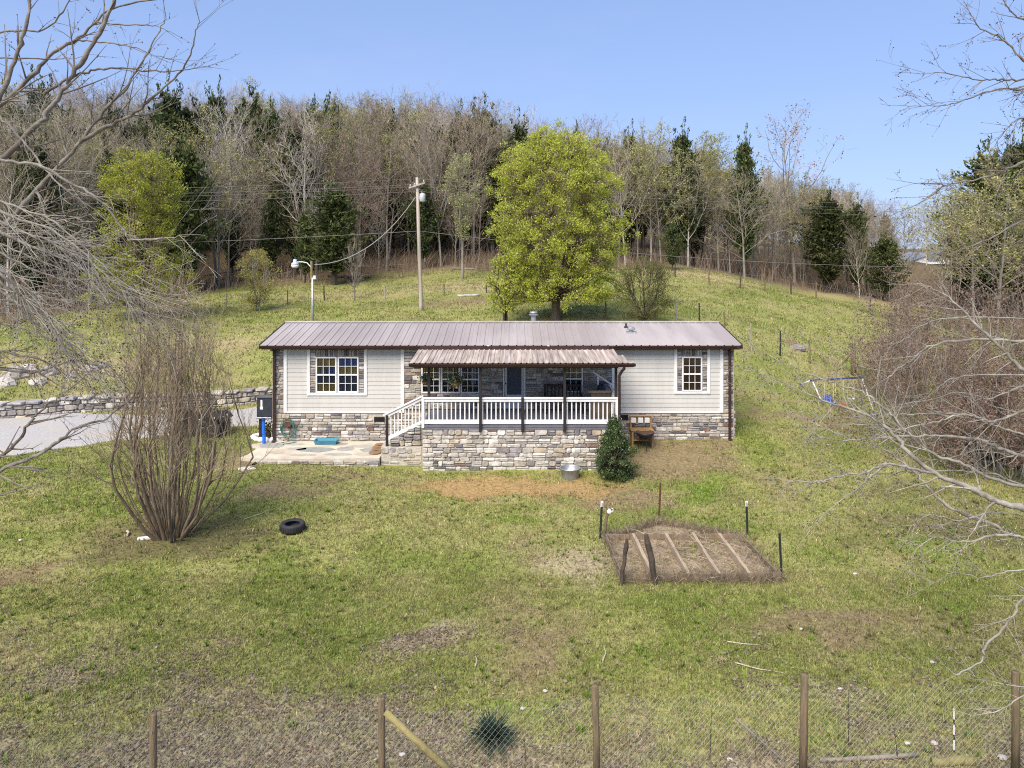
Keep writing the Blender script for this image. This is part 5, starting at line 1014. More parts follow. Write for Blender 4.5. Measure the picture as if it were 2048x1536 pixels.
def cedar_proto(seed, hgt, wid, label, group, dens=1.0, nm='cedar_tree'):
    r = np.random.default_rng(seed); t = thing(nm, label, 'tree', (0, 0, -500), group); mb = MB(); lb = LeafBag()
    mb.tube([(0, 0, -.4), (r.normal(0, .1), r.normal(0, .1), hgt*.5), (0, 0, hgt*.95)], [.17*hgt/10, .11*hgt/10, .02], 7); n = int(210*dens); pal = np.array([(.060, .084, .028), (.078, .104, .034), (.105, .124, .04), (.045, .064, .025), (.12, .125, .055)])
    lob = r.uniform(0, 6.28, 4)
    for i in range(n):
        h = .14+.85*(i+r.uniform(0, 1))/n; az = r.uniform(0, 6.28); env = wid*.5*min(1, (h-.08)*3.2)*(1-((h-.3)/.72)**2.3*.88 if h > .3 else 1)*(.70+.22*math.sin(az*2+lob[0]+h*7)+.22*math.sin(az*3+lob[1]-h*11))
        env = max(env, .12*wid*.5)*r.uniform(.55, 1.12); d = norm((math.cos(az), math.sin(az), .35+.5*h)); p = np.array((0, 0, h*hgt*.9)); q = p+d*env
        if i % 2 == 0: mb.tube([p, (p+q)/2+(0, 0, -.05*env), q], [.03, .02, .008], 3)
        k = int(34*dens); tt = r.uniform(.3, 1.12, k)[:, None]; c = p+(q-p)*tt+r.normal(0, 1, (k, 3))*np.array((.24, .24, .17))*(.5+.5*env/(wid*.5)); ax_ = np.tile(norm(d+(0, 0, .9)), (k, 1)); v, cc = cards(c, .34, .13, pal[r.choice(5, k)]*r.uniform(.65, 1.3, (k, 1))*(.8+.4*r.uniform()), ax_, 1.1); lb.add(v, cc)
    for i in range(14):   # ragged leaders at the top
        p = np.array((r.normal(0, .3), r.normal(0, .3), hgt*r.uniform(.82, 1.0))); k = 16; c = p+np.linspace(0, 1, k)[:, None]*(r.normal(0, .1), r.normal(0, .1), r.uniform(.4, .9))+r.normal(0, .06, (k, 3)); v, cc = cards(c, .28, .09, pal[r.choice(5, k)]*r.uniform(.7, 1.2, (k, 1)), np.tile(UPV, (k, 1)), .8); lb.add(v, cc)
    mb.build('trunk', bark_dark, t, True, True); lb.build('crown', needle_mat, t); return t
def crown_tree(name, label, loc, hgt, wid, pal, seed, leaf=.13, nlimb=9, ncl=230, per=85, clr=.5, prof=None, barkm=bark_dark, trunk_r=.2, fork=.16, twigr=.011, lean=(0, 0), cat='tree', up_=.5, mtl=None, trunks=1, depth=None):
    """leafy tree: limbs from a low fork, twigs to every leaf clump, leaves round the twig ends"""
    r = np.random.default_rng(seed); t = thing(name, label, cat, tuple(loc)); mb = MB(); mt = MB(); lb = LeafBag(); pal = np.array(pal)
    prof = prof or [(.0, .1), (.12, .62), (.3, .95), (.5, 1.0), (.72, .88), (.88, .6), (1, .16)]; ph = [a for a, b in prof]; pv = [b for a, b in prof]; z0 = fork*hgt; dp = depth or wid; ln = np.array((lean[0], lean[1], 0))
    for k in range(trunks):
        o_ = np.array((r.normal(0, .12), r.normal(0, .1), 0))*(trunks > 1); mb.tube([o_-(0, 0, .3), o_*.8+(0, 0, z0*.5), o_*.6+(0, 0, z0*1.05)], [trunk_r*1.35, trunk_r, trunk_r*.85], 9)
    limbs = []
    for k in range(nlimb):
        az = 2.4*k+r.normal(0, .3); e = (.35+.62*(k/(nlimb-1))) if nlimb > 1 else 1; h = hgt*(.55+.42*e); rr = np.interp(.7*e, ph, pv)*wid*.5*(1-e*.75)*.9; q = np.array((math.cos(az)*rr, math.sin(az)*rr*dp/wid, h))+ln*h; p = np.array((0, 0, z0*r.uniform(.75, 1.3)))
        tt = np.linspace(0, 1, 8)[:, None]; pts = p+(q-p)*tt; bow = np.sin(tt[:, 0]*math.pi)[:, None]*np.array((math.cos(az), math.sin(az), 0))*wid*.09; pts = pts+bow+r.normal(0, .05, pts.shape)*tt*hgt*.1; mb.tube(pts, trunk_r*.55*(1-.9*tt[:, 0]), 6); limbs.append(pts)
    allp = np.concatenate([l[2:] for l in limbs]+[np.linspace((0, 0, z0*.8), (0, 0, z0*1.05), 3)])
    lob = r.uniform(0, 6.28, 6)
    for k in range(ncl):
        h = r.uniform(0.02, 1); az = r.uniform(0, 6.28); w_ = np.interp(h, ph, pv)*(1+.10*math.sin(3*az+lob[0]+5*h)+.09*math.sin(5*az+lob[1]-9*h)+.06*math.sin(13*h+lob[2])); q = math.sqrt(r.uniform(.2, 1))*w_*.5*r.uniform(.86, 1.12); z = z0+(hgt-z0)*h-.12*hgt*(q/(w_*.5+.01))*(1-h)*.5+r.normal(0, .03)*hgt*h
        c = np.array((math.cos(az)*q*wid, math.sin(az)*q*dp, z))+ln*z; dd = ((allp-c-(0, 0, -.6))**2).sum(1)+np.where(allp[:, 2] > c[2]+.1, 4, 0); a = allp[dd.argmin()]; m_ = (a+c)/2+r.normal(0, .09, 3)+(0, 0, .06); dirn = norm(c-a+UPV*.3)
        mt.tube([a, m_, c, c+dirn*clr*.8], [twigr*2.4, twigr*1.7, twigr*1.2, twigr*.6], 3)
        for b_ in range(4): e_ = norm(dirn+r.normal(0, .7, 3)); s_ = m_+(c-m_)*r.uniform(.3, 1); mt.tube([s_, s_+e_*clr*.5, s_+e_*clr+UPV*.08], [twigr, twigr*.8, twigr*.5], 3)
        n = int(per*r.uniform(.5, 1.4)); cc_ = c+r.normal(0, 1, (n, 3))*np.array((.42, .42, .36))*clr+dirn*clr*.35; tone = pal[r.choice(len(pal), p=None)]*r.uniform(.85, 1.15); cols = (tone*.6+pal[r.choice(len(pal), n)]*.4)*r.uniform(.72, 1.25, (n, 1)); v, cc = cards(cc_, leaf, leaf*.6, cols, np.tile(norm(dirn+UPV*up_), (n, 1)), 1.6); lb.add(v, cc)
    mb.build('trunk', barkm, t, True, True); mt.build('twigs', barkm, t, False, True); lb.build('crown', mtl or leaf_mat, t); return t

PEAR = [(.52, .57, .085), (.58, .62, .12), (.47, .53, .07), (.64, .66, .19), (.55, .59, .10)]
g = np.array((X_(1112, 42), 42, 0)); g[2] = Hs(g[0], 42)
crown_tree('pear_tree', 'big oval pear tree in bright yellow green leaf behind the roof', g, Z_(277, 42)-g[2], 7.2, PEAR, 31, .105, 15, 1500, 62, .34, [(0, .6), (.05, .95), (.1, 1.02), (.18, .9), (.35, .93), (.5, 1.0), (.68, .98), (.82, .86), (.92, .68), (1, .38)], bark_brown, .26, .13)
g = np.array((X_(1010, 41), 41, 0)); g[2] = Hs(g[0], 41)
crown_tree('pear_sapling', 'small multi-stemmed yellow green tree beside the big pear', g, Z_(515, 41)-g[2], 2.7, PEAR, 32, .11, 5, 70, 48, .34, [(0, .4), (.2, .8), (.5, .95), (.8, .75), (1, .2)], bark_dark, .07, .3, trunks=3)
g = np.array((X_(1290, 41), 41, 0)); g[2] = Hs(g[0], 41)
crown_tree('willow_shrub', 'round olive green twiggy shrub with spreading stems', g, Z_(528, 41)-g[2], 3.6, [(.20, .215, .065), (.24, .25, .085), (.16, .17, .05)], 33, .06, 9, 150, 80, .42, [(0, .35), (.2, .75), (.5, 1), (.8, .85), (1, .35)], bark_dark, .06, .12, .008, trunks=4)
g = np.array((X_(284, 47), 47, 0)); g[2] = Hs(g[0], 47)
crown_tree('maple_tree', 'tall narrow yellow green tree at the foot of the wood', g, Z_(312, 47)-g[2], 6.0, [(.45, .48, .07), (.38, .42, .05), (.55, .56, .15), (.32, .36, .04)], 34, .125, 10, 600, 52, .38, [(0, .6), (.08, .95), (.25, 1), (.4, .85), (.5, .74), (.6, .62), (.72, .8), (.85, .86), (.95, .62), (1, .3)], bark_brown, .2, .1)
g = G(515, 622, 40, 90)
crown_tree('forsythia', 'upright yellow budding shrub by the pasture fence', g, 4.1, 2.6, [(.46, .42, .10), (.38, .36, .09), (.52, .47, .15)], 35, .11, 11, 90, 40, .4, [(0, .25), (.3, .75), (.6, 1), (.85, .85), (1, .5)], bark_grey, .05, .14, .009, trunks=3, cat='shrub', up_=1.5)
g = G(709, 602, 40, 100)
crown_tree('budding_sapling', 'thin young tree with sparse orange buds by the fence', g, 5.2, 2.2, [(.30, .21, .10), (.25, .24, .07)], 36, .07, 7, 46, 12, .35, [(0, .3), (.3, .9), (.6, .8), (1, .2)], bark_grey, .06, .25, .009)
g = np.array((X_(925, 66), 66, 0)); g[2] = Hs(g[0], 66)
crown_tree('dogwood', 'slender tree with pale cream green blossom above the pasture', g, Z_(318, 66)-g[2], 4.6, [(.46, .47, .22), (.52, .52, .29), (.38, .40, .15)], 37, .17, 8, 130, 30, .5, [(0, .1), (.4, .3), (.6, .8), (.8, 1), (1, .3)], bark_grey, .11, .35)
g = np.array((4.02, 24.15, 0)); g[0] = X_(1229, 24.15); g[2] = Hs(g[0], 24.15)
crown_tree('holly_bush', 'dense dark green holly bush at the right corner of the porch base', g, 1.82, 1.15, [(.048, .084, .024), (.07, .112, .032), (.10, .135, .048), (.032, .06, .02)], 38, .062, 7, 150, 130, .17, [(0, .75), (.12, .95), (.35, 1), (.6, .78), (.85, .42), (1, .1)], bark_dark, .04, .03, .006, cat='bush', mtl=mat('holly_leaf', (1, 1, 1), (.85, .85, .85), 3, .4, attr=True, spec=.5))

# ------------------------------------------------------------------ the wood on the hill
GB = 'leafless trees of the hillside wood'
TL = {'grey': 'leafless grey hardwood standing in the hillside wood', 'pale': 'leafless pale barked hardwood with upright limbs in the hillside wood', 'pink': 'leafless hardwood with pinkish brown twigs in the hillside wood', 'bud': 'hardwood hazed with olive yellow buds in the hillside wood', 'brown': 'hardwood with clinging tan dead leaves in the hillside wood', 'cedar': 'dark green cedar standing in the hillside wood'}
P = {'grey': [bare_proto(41, 11, TL['grey'], nm='grey_hardwood', barkm=bark_grey, twigm=twig_tan, group=GB, spread=.66, dens=1.1, low=.24), bare_proto(42, 12, TL['grey'], nm='grey_hardwood', barkm=bark_grey, twigm=twig_tan, group=GB, spread=.55, dens=1.2, low=.32), bare_proto(49, 11, TL['grey'], nm='grey_hardwood', barkm=bark_grey, twigm=twig_tan, group=GB, spread=.72, dens=1.1, low=.28, upw=.1)],
     'pale': [bare_proto(43, 12, TL['pale'], nm='pale_hardwood', barkm=bark_pale, twigm=bark_pale, group=GB, spread=.62, dens=1.05, low=.25, upw=.16), bare_proto(44, 11, TL['pale'], nm='pale_hardwood', barkm=bark_pale, twigm=twig_tan, group=GB, spread=.62, dens=1.2, low=.28, upw=.12)],
     'pink': [bare_proto(45, 11, TL['pink'], nm='twiggy_hardwood', barkm=bark_grey, twigm=twig_pink, group=GB, spread=.7, dens=1.25, low=.22, buds=([(.30, .19, .16), (.36, .25, .21)], .10, .5))],
     'bud': [bare_proto(46, 11, TL['bud'], nm='budding_hardwood', barkm=bark_grey, twigm=twig_tan, group=GB, spread=.66, dens=1.1, low=.25, buds=([(.34, .35, .10), (.28, .29, .09), (.42, .41, .16)], .15, 1.3))],
     'brown': [bare_proto(47, 9, TL['brown'], nm='marcescent_hardwood', barkm=bark_grey, twigm=twig_tan, group=GB, spread=.66, dens=1.1, low=.2, buds=([(.30, .22, .12), (.25, .18, .10)], .12, .8))],
     'cedar': [cedar_proto(51, 10, 6.0, TL['cedar'], 'cedars of the hillside wood'), cedar_proto(52, 11, 5.0, TL['cedar'], 'cedars of the hillside wood'), cedar_proto(53, 9, 6.4, TL['cedar'], 'cedars of the hillside wood', .9)]}
used = set(); r = np.random.default_rng(99)
def plant(kind, x, y, s, label=None, group=None, z=None, sxy=1.0, rz=None, which=None):
    pr = P[kind][which if which is not None else int(r.integers(len(P[kind])))]; z = Hs(x, y) if z is None else z; rz = r.uniform(0, 6.28) if rz is None else rz; sc_ = (s*sxy, s*sxy, s)
    if pr.name not in used:
        used.add(pr.name); pr.location = (x, y, z); pr.rotation_euler[2] = rz; pr.scale = sc_; o = pr
        if label: o['label'] = label
        if label and group is None and 'group' in o: del o['group']
        return o
    o = copy_tree(pr, (x, y, z), rz, sc_, label or TL[kind], group)
    if label and group is None and 'group' in o: del o['group']
    if not label: o['group'] = 'cedars of the hillside wood' if kind == 'cedar' else GB
    return o
def at(px, D): return X_(px, D), D
EDGE = ([-600, 0, 300, 420, 600, 900, 1250, 1400, 1600, 1750, 2048, 2600], [44, 48, 56, 66, 68, 73, 74, 76, 82, 84, 72, 60])
placed = []; cnts = dict.fromkeys(P, 0)
SKY = ([-200, 0, 330, 480, 640, 790, 960, 1150, 1350, 1500, 1620, 1720, 1800, 1850, 1930, 2048, 2300], [208, 208, 208, 205, 225, 222, 258, 292, 328, 345, 395, 415, 435, 420, 365, 350, 350])
def ok(x, y, dmin):
    return all((x-a)**2+(y-b)**2 > dmin*dmin for a, b in placed)
tries = 0
while len(placed) < 520 and tries < 14000:
    tries += 1; px = r.uniform(-120, 2170); e = np.interp(px, *EDGE); u = r.uniform() ; D = e+1.5+(62 if px < 1400 else 40)*u**1.35
    x, y = at(px, D)
    if not ok(x, y, 1.25+.012*(D-e)): continue
    if px < 420 and D < 60 and r.uniform() < .35: continue
    if 1800 < px < 1925 and D < 128 and r.uniform() < .86: continue
    if abs(px-283) < 60 and D < 66: continue
    w_ = [.34, .25, .07, .10, .04, .20] if px < 1420 else [.44, .16, .12, .18, .05, .05]
    if D < e+9 and px < 1420: w_ = [.26, .42, .06, .10, .05, .11]
    if D > e+30: w_ = [.34, .18, .08, .12, .0, .28]
    kind = ['grey', 'pale', 'pink', 'bud', 'brown', 'cedar'][int(r.choice(6, p=np.array(w_)/sum(w_)))]; z = Hs(x, y)
    lim = (CZ+(YH-np.interp(px, *SKY)+r.uniform(-12, 14))*D/F)-z      # keep below the wood's skyline
    h = r.uniform(9.5, 14.5) if px < 1420 else r.uniform(7.5, 11)
    if D < e+9 and r.uniform() < .28: h *= r.uniform(.4, .65)
    h = min(h, lim)
    if h < 4.5: continue
    base_h = {'grey': 11.5, 'pale': 11.5, 'pink': 11, 'bud': 11, 'brown': 9, 'cedar': 10}[kind]
    plant(kind, x, y, h/base_h, z=z, sxy=max(.75, 1.0 if kind != 'cedar' else r.uniform(.85, 1.25))); placed.append((x, y)); cnts[kind] += 1
# trees that stand out one by one
def lone(kind, px, ptop, D, label, sxy=1., which=0):
    x, y = at(px, D); z = Hs(x, y); base_h = {'grey': 11.5, 'pale': 11.5, 'pink': 11, 'bud': 11, 'brown': 9, 'cedar': 10}[kind]; plant(kind, x, y, (Z_(ptop, D)-z)/base_h, label, None, z, sxy, which=which)
lone('cedar', 668, 368, 66, 'broad dark cedar at the wood edge behind the yard light', 1.7)
lone('cedar', 610, 430, 68, 'low shaded cedar beside the broad one behind the yard light', .8, 1)
lone('cedar', 1345, 430, 72, 'dark cedar leaning out of the wood right of the big pear', 1.05, 2)
lone('cedar', 1655, 388, 82, 'tall dense cedar standing alone at the edge of the right-hand wood', 1.5, 0)
lone('cedar', 1712, 415, 83, 'narrower cedar touching the dense one at the right-hand wood', 1.0, 1)
lone('cedar', 1770, 455, 82, 'squat dark cedar in front of the right-hand wood', 1.45, 2)
lone('cedar', 1975, 292, 78, 'high dark cedar rising over the bare trees at the far right', 1.2, 0)
lone('cedar', 2035, 300, 80, 'second high cedar at the very right of the wood', 1.1, 1)
lone('cedar', 345, 320, 64, 'dark cedar right behind the tall yellow green maple', 1.2, 1)
lone('cedar', 215, 300, 63, 'dark cedar left behind the tall yellow green maple', 1.2, 0)
for i, (px, pt, D) in enumerate([(500, 190, 92), (470, 215, 90), (545, 215, 91), (625, 212, 92), (660, 205, 90), (785, 208, 93), (815, 235, 92), (870, 225, 92), (930, 250, 90), (965, 236, 91), (1005, 250, 90), (1040, 262, 92), (1150, 262, 92), (1215, 285, 90), (1260, 285, 90), (1365, 284, 86), (1490, 298, 86), (340, 200, 88), (385, 212, 90), (430, 205, 92), (80, 195, 82), (20, 200, 82), (150, 205, 84), (225, 210, 86), (275, 215, 88)]):
    D -= 7; x, y = at(px, D); z = Hs(x, y); hh = Z_(pt-4, D)-z; plant('cedar', x, y, hh/10, 'dark cedar crown rising above the bare trees on the hill skyline', 'cedars on the skyline', z=z, sxy=r.uniform(.85, 1.2))
P['fall'] = [bare_proto(48, 13, 'bare spreading oak with russet leaf tufts against the sky', bark_grey, twig_pink, 'x', .6, .85, low=.35, upw=.1, buds=([(.28, .15, .09), (.22, .12, .08)], .16, .35), nm='oak_tree')]; del P['fall'][0]['group']
x, y = at(1590, 86); z = Hs(x, y); P['fall'][0].location = (x, y, z); P['fall'][0].scale = [(Z_(283, 86)-z)/12.2]*3; P['fall'][0].scale[0] *= 1.25
lone('pale', 845, 255, 82, 'tall pale forked tree behind the utility pole', 1., 0); lone('grey', 1490, 360, 76, 'wide grey tree with low spreading limbs above the crest fence', 1.25, 0); lone('pale', 1720, 470, 80, 'small pale forked tree in front of the squat cedar', .9, 1); lone('bud', 1990, 370, 62, 'big olive budded tree behind the right-hand thicket', 1.3); lone('bud', 1945, 400, 72, 'olive yellow tree beside the gap in the right-hand wood', 1.1); lone('grey', 455, 330, 67, 'dark forked grey tree rooted at the wood edge beside the forsythia', 1.); lone('pale', 610, 300, 70, 'white barked forked tree beside the broad cedar', 1.1)
for k in P:
    for pr in P[k]:
        if pr.name not in used and k != 'fall':
            for ch in list(pr.children): bpy.data.objects.remove(ch)
            bpy.data.objects.remove(pr)
# brush, saplings and fallen wood on the forest floor
mb = MB(); rr = np.random.default_rng(5)
for i in range(6400):
    px = rr.uniform(-100, 2150); e = np.interp(px, *EDGE); D = e+rr.uniform(-2.5, 9)*(1 if px < 1350 else 1.8); x = X_(px, D); z = Hs(x, D) if i % 4 == 0 else None
    if z is None: z = zp+rr.normal(0, .02); x = xp+rr.normal(0, .5); D = Dp+rr.normal(0, .15)
    else: xp, Dp, zp = x, D, z
    if 1805 < px < 1920 and i % 8: continue
    L_ = rr.uniform(.5, 1.7)+(rr.uniform(0, 1.6) if px > 1350 else 0); d = rr.normal(0, .35, 2); mb.tube([(x, D, z-.1), (x+d[0]*L_*.4, D+d[1]*L_*.4, z+L_*.6), (x+d[0]*L_, D+d[1]*L_, z+L_)], [.016, .012, .006], 3)
o = mb.build('brush', mat('brush_twig', (.24, .18, .135), (.15, .11, .08), .6, .9)); o['kind'] = 'stuff'; o['label'] = 'brown twiggy undergrowth along the edge of the wood'; o['category'] = 'undergrowth'
for i in range(16):
    px = rr.uniform(380, 1350); e = np.interp(px, *EDGE); D = e+rr.uniform(-.5, 12); x = X_(px, D); z = Hs(x, D); a = rr.uniform(-.5, .5); L_ = rr.uniform(2, 5); p0 = np.array((x, D, z+.12)); p1 = np.array((x+L_*math.cos(a), D+L_*math.sin(a), 0)); p1[2] = Hs(p1[0], p1[1])+rr.uniform(.1, .5)
    o = thing('fallen_tree', 'grey fallen trunk lying on the leaf strewn forest floor', 'log', tuple(p0), 'fallen trunks in the wood'); MB().tube([p0, (p0+p1)/2, p1], [.13, .11, .07], 7, True).build('bole', bark_grey if i % 2 else bark_dark, o)
    for q in range(2): s_ = p0+(p1-p0)*rr.uniform(.3, .9); MB().tube([s_, s_+rr.normal(0, .4, 3)*(1, 1, .4)+(0, 0, .5)], [.03, .01], 4).build('limb', bark_grey, o)
# ------------------------------------------------------------------ multi-stemmed bush on the lawn
def stems_bush(name, label, loc, hgt, wid, nst, seed, bm, tm, cat='bush', leaves=None, flop=.0, r0=.045, twigs=7, basew=.3):
    r = np.random.default_rng(seed); t = thing(name, label, cat, tuple(loc)); tips = []
    tw = MB()
    for k in range(nst):
        mb = [MB(), tw]; az = 2.4*k+r.normal(0, .3); e = math.sqrt((k+.5)/nst); b = np.array((math.cos(az)*basew*e, math.sin(az)*basew*e, -.1)); ws = r.uniform(.6, 1.1); tip = np.array((math.cos(az)*wid*.5*e*ws, math.sin(az)*wid*.5*e*ws, hgt*r.uniform(.72, 1.0)*(1-(.28 if leaves is not None else .30*e)*e-flop*e)))
        n = 9; u = np.linspace(0, 1, n)[:, None]; hor = (tip-b)*(1, 1, 0); bowl = (1-(1-u)**1.7) if leaves is not None else 1.2*sstep(-.12, .5, u)-.42*sstep(.45, 1.0, u)-.12; pts = b+hor*bowl+np.array((0, 0, 1))*(tip[2]-b[2])*u**(.95+.25*e)+r.normal(0, .06, (n, 3))*(1, 1, .3)*(.3+u); rad = r0*(r.uniform(.6, 1.15) if leaves is not None else r.choice([.32, .5, .65, .8, 1.1, 1.4]))*(1-.86*u[:, 0]); mb[0].tube(pts, rad, 6); mb[0].build('stem', bm, t, True, True)
        for j in range(twigs):
            q = r.uniform(.25, .99) if leaves is not None else r.uniform(.12, .99)**.6; f = q*(n-1); i = int(f); p = pts[i]+(pts[i+1]-pts[i])*(f-i); tg = norm(pts[i+1]-pts[i]); spec = [dict(n=4, wob=.13, up=.12-flop*.3, taper=.3, sides=3, m=1, kids=5, lo=.2), dict(n=3, wob=.16, up=.08-flop*.3, taper=.4, sides=3, m=1, kids=0 if leaves is None else 2, ang=.55, len=.5, rr=.6, rmin=.004), dict(n=2, wob=.2, up=0, taper=.5, sides=3, m=1, kids=0, ang=.6, len=.55, rr=.6, rmin=.003)][:2 if leaves is None else 3]
            a = r.uniform(.3, .75); grow(mb, p, norm(tg*math.cos(a)+perp(tg, r.uniform(0, 6.28))*math.sin(a)), r.uniform(.6, 1.5)*hgt/6*(1.2-.4*q), max(.006, rad[i]*.45), 0, spec, tips, r)
    tw.build('twigs', tm, t, False, True)
    if leaves is not None:
        pal, sz, frac = leaves; c = np.array(tips); m = int(len(c)*frac); c = c[r.choice(len(c), m)]+r.normal(0, .06, (m, 3)); v, cc = cards(c, sz, sz*.55, np.array(pal)[r.choice(len(pal), m)]*r.uniform(.7, 1.3, (m, 1))); lb = LeafBag(); lb.add(v, cc); lb.build('dead_leaves', leaf_mat, t)
    return t
g = G(345, 1072)
stem_b = mat('stem_brown', (.27, .21, .14), (.13, .098, .066), 4, .88, bump=.5, stretch=(3, 3, .5), rnd=.15); twig_b = mat('twig_brown', (.27, .215, .155), (.17, .13, .09), 3, .9)
stems_bush('crape_myrtle', 'tall leafless multi-stemmed bush on the lawn beside the tyre', g, 7.2, 3.4, 64, 61, stem_b, twig_b, r0=.038, basew=.42, twigs=13)
RB = [(.28, .185, .14), (.34, .24, .185), (.21, .14, .105), (.38, .30, .24)]
for i, (px, D, h, w_, lab) in enumerate([(1885, 29, 9.0, 9.4, 'big russet thicket with clinging brown leaves at the right edge'), (1830, 36, 6.5, 5.6, 'lower russet thicket spreading beside the swing set'), (2100, 27.5, 10, 7.5, 'tall russet thicket behind the lumber shelter'), (1985, 25.2, 4.6, 5.0, 'grey brown thicket before the lumber shelter')]):
    x = X_(px, D); stems_bush('thicket', lab, (x, D, Hs(x, D)), h, w_, 34, 70+i, bark_grey, mat('twig_russet', (.34, .27, .22), (.21, .16, .125), 1.5, .9), leaves=(RB, .08, 1.7), flop=.26, r0=.035, twigs=11, basew=1.3)

# ------------------------------------------------------------------ near trees whose limbs reach into the picture
def near_tree(name, label, base, root_top, limbs, seed, tm=lichen, twm=None, dens=1.0, thin=1.0):
    r = np.random.default_rng(seed); t = thing(name, label, 'tree', tuple(base)); base = np.array(base); root_top = np.array(root_top); trunk = MB(); trunk.tube([base-(0, 0, .3), base+(root_top-base)*.3, base+(root_top-base)*.65, root_top], [.24, .19, .16, .12], 12); trunk.build('trunk', tm, t, True); tw = MB(); nd = MB()
    buds = []
    def twig(p, d, L, rad, lvl, droop):
        n = max(3, int(L/.16)); pts = [p]; d = norm(d)
        for i in range(n): d = norm(d+r.normal(0, .11, 3)*(1, .7, 1)+(0, 0, droop)); pts.append(pts[-1]+d*L/n)
        rr_ = np.maximum(.0016, rad*(1-.75*np.linspace(0, 1, n+1))); tw.tube(pts, rr_, 4 if lvl == 0 else 3)
        for q in pts[1:]:
            if r.uniform() < .5: buds.append(q+r.normal(0, .006, 3))
        if lvl < 2:
            for j in range(int(L/(.20 if lvl == 0 else .16)*dens*r.uniform(.6, 1.2))):
                i = int(r.integers(1, n)); tg = norm(pts[i+1]-pts[i]); a = r.uniform(.4, 1.0); twig(pts[i], tg*math.cos(a)+perp(tg, r.uniform(0, 6.28))*math.sin(a), L*r.uniform(.25, .6), rr_[i]*.62, lvl+1, droop)
    for ctrl, rad, rad2, kids, klen, droop in limbs:
        c = np.array([W(*q) for q in ctrl]); m = len(c); k = 6*(m-1)+1; u = np.linspace(0, m-1, k); ii = np.minimum(u.astype(int), m-2); f = (u-ii)[:, None]; P0 = c[np.maximum(ii-1, 0)]; P1 = c[ii]; P2 = c[ii+1]; P3 = c[np.minimum(ii+2, m-1)]
        pts = .5*((2*P1)+(-P0+P2)*f+(2*P0-5*P1+4*P2-P3)*f*f+(-P0+3*P1-3*P2+P3)*f**3); pts = pts+r.normal(0, .0055, pts.shape)*(1+r.uniform(0, 1., (k, 1)))*np.minimum(1, .4+rad*25); knot = r.choice([1, 1, 1, .92, 1.1, 1.22], k); rr_ = (rad+(rad2-rad)*(u/(m-1)))*(.75+.25*thin)*knot; MB().tube(pts, rr_, 7).build('limb', tm, t, True)
        if ctrl[0][0] < -20 or ctrl[0][0] > 2068:      # hidden length back to the trunk outside the view
            s_ = pts[0]; e = base+(root_top-base)*min(1, max(.25, (s_[2]-base[2]-.6)/(root_top[2]-base[2]))); tt = np.linspace(0, 1, 6)[:, None]; MB().tube(e+(s_-e)*tt+np.sin(tt*math.pi)*(0, 0, .12), np.linspace(max(rad*1.7, rad+.01), rad, 6), 7).build('limb', tm, t, True)
        for j in range(int(kids*dens)):
            i = int(r.integers(max(1, k//8), k-1)); tg = norm(pts[i]-pts[i-1]); a = r.uniform(.45, 1.1); side = perp(tg, r.uniform(0, 6.28)); twig(pts[i], tg*math.cos(a)+side*math.sin(a)*(1, .6, 1), klen*r.uniform(.5, 1.3), max(.003, rr_[i]*.5*thin), 0, droop)
        twig(pts[-1], pts[-1]-pts[-2], klen*.8, rad2, 0, droop)
    tw.build('twigs', twm or tm, t)['kind'] = 'stuff'
    b = np.array(buds); v, cc = cards(b, .028, .014, np.tile((.09, .06, .05), (len(b), 1))*r.uniform(.7, 1.4, (len(b), 1))); lb = LeafBag(); lb.add(v, cc); lb.build('buds', leaf_mat, t, False)['kind'] = 'stuff'; return t
lich_twig = mat('twig_lichen', (.22, .20, .17), (.085, .066, .053), 6, .9)
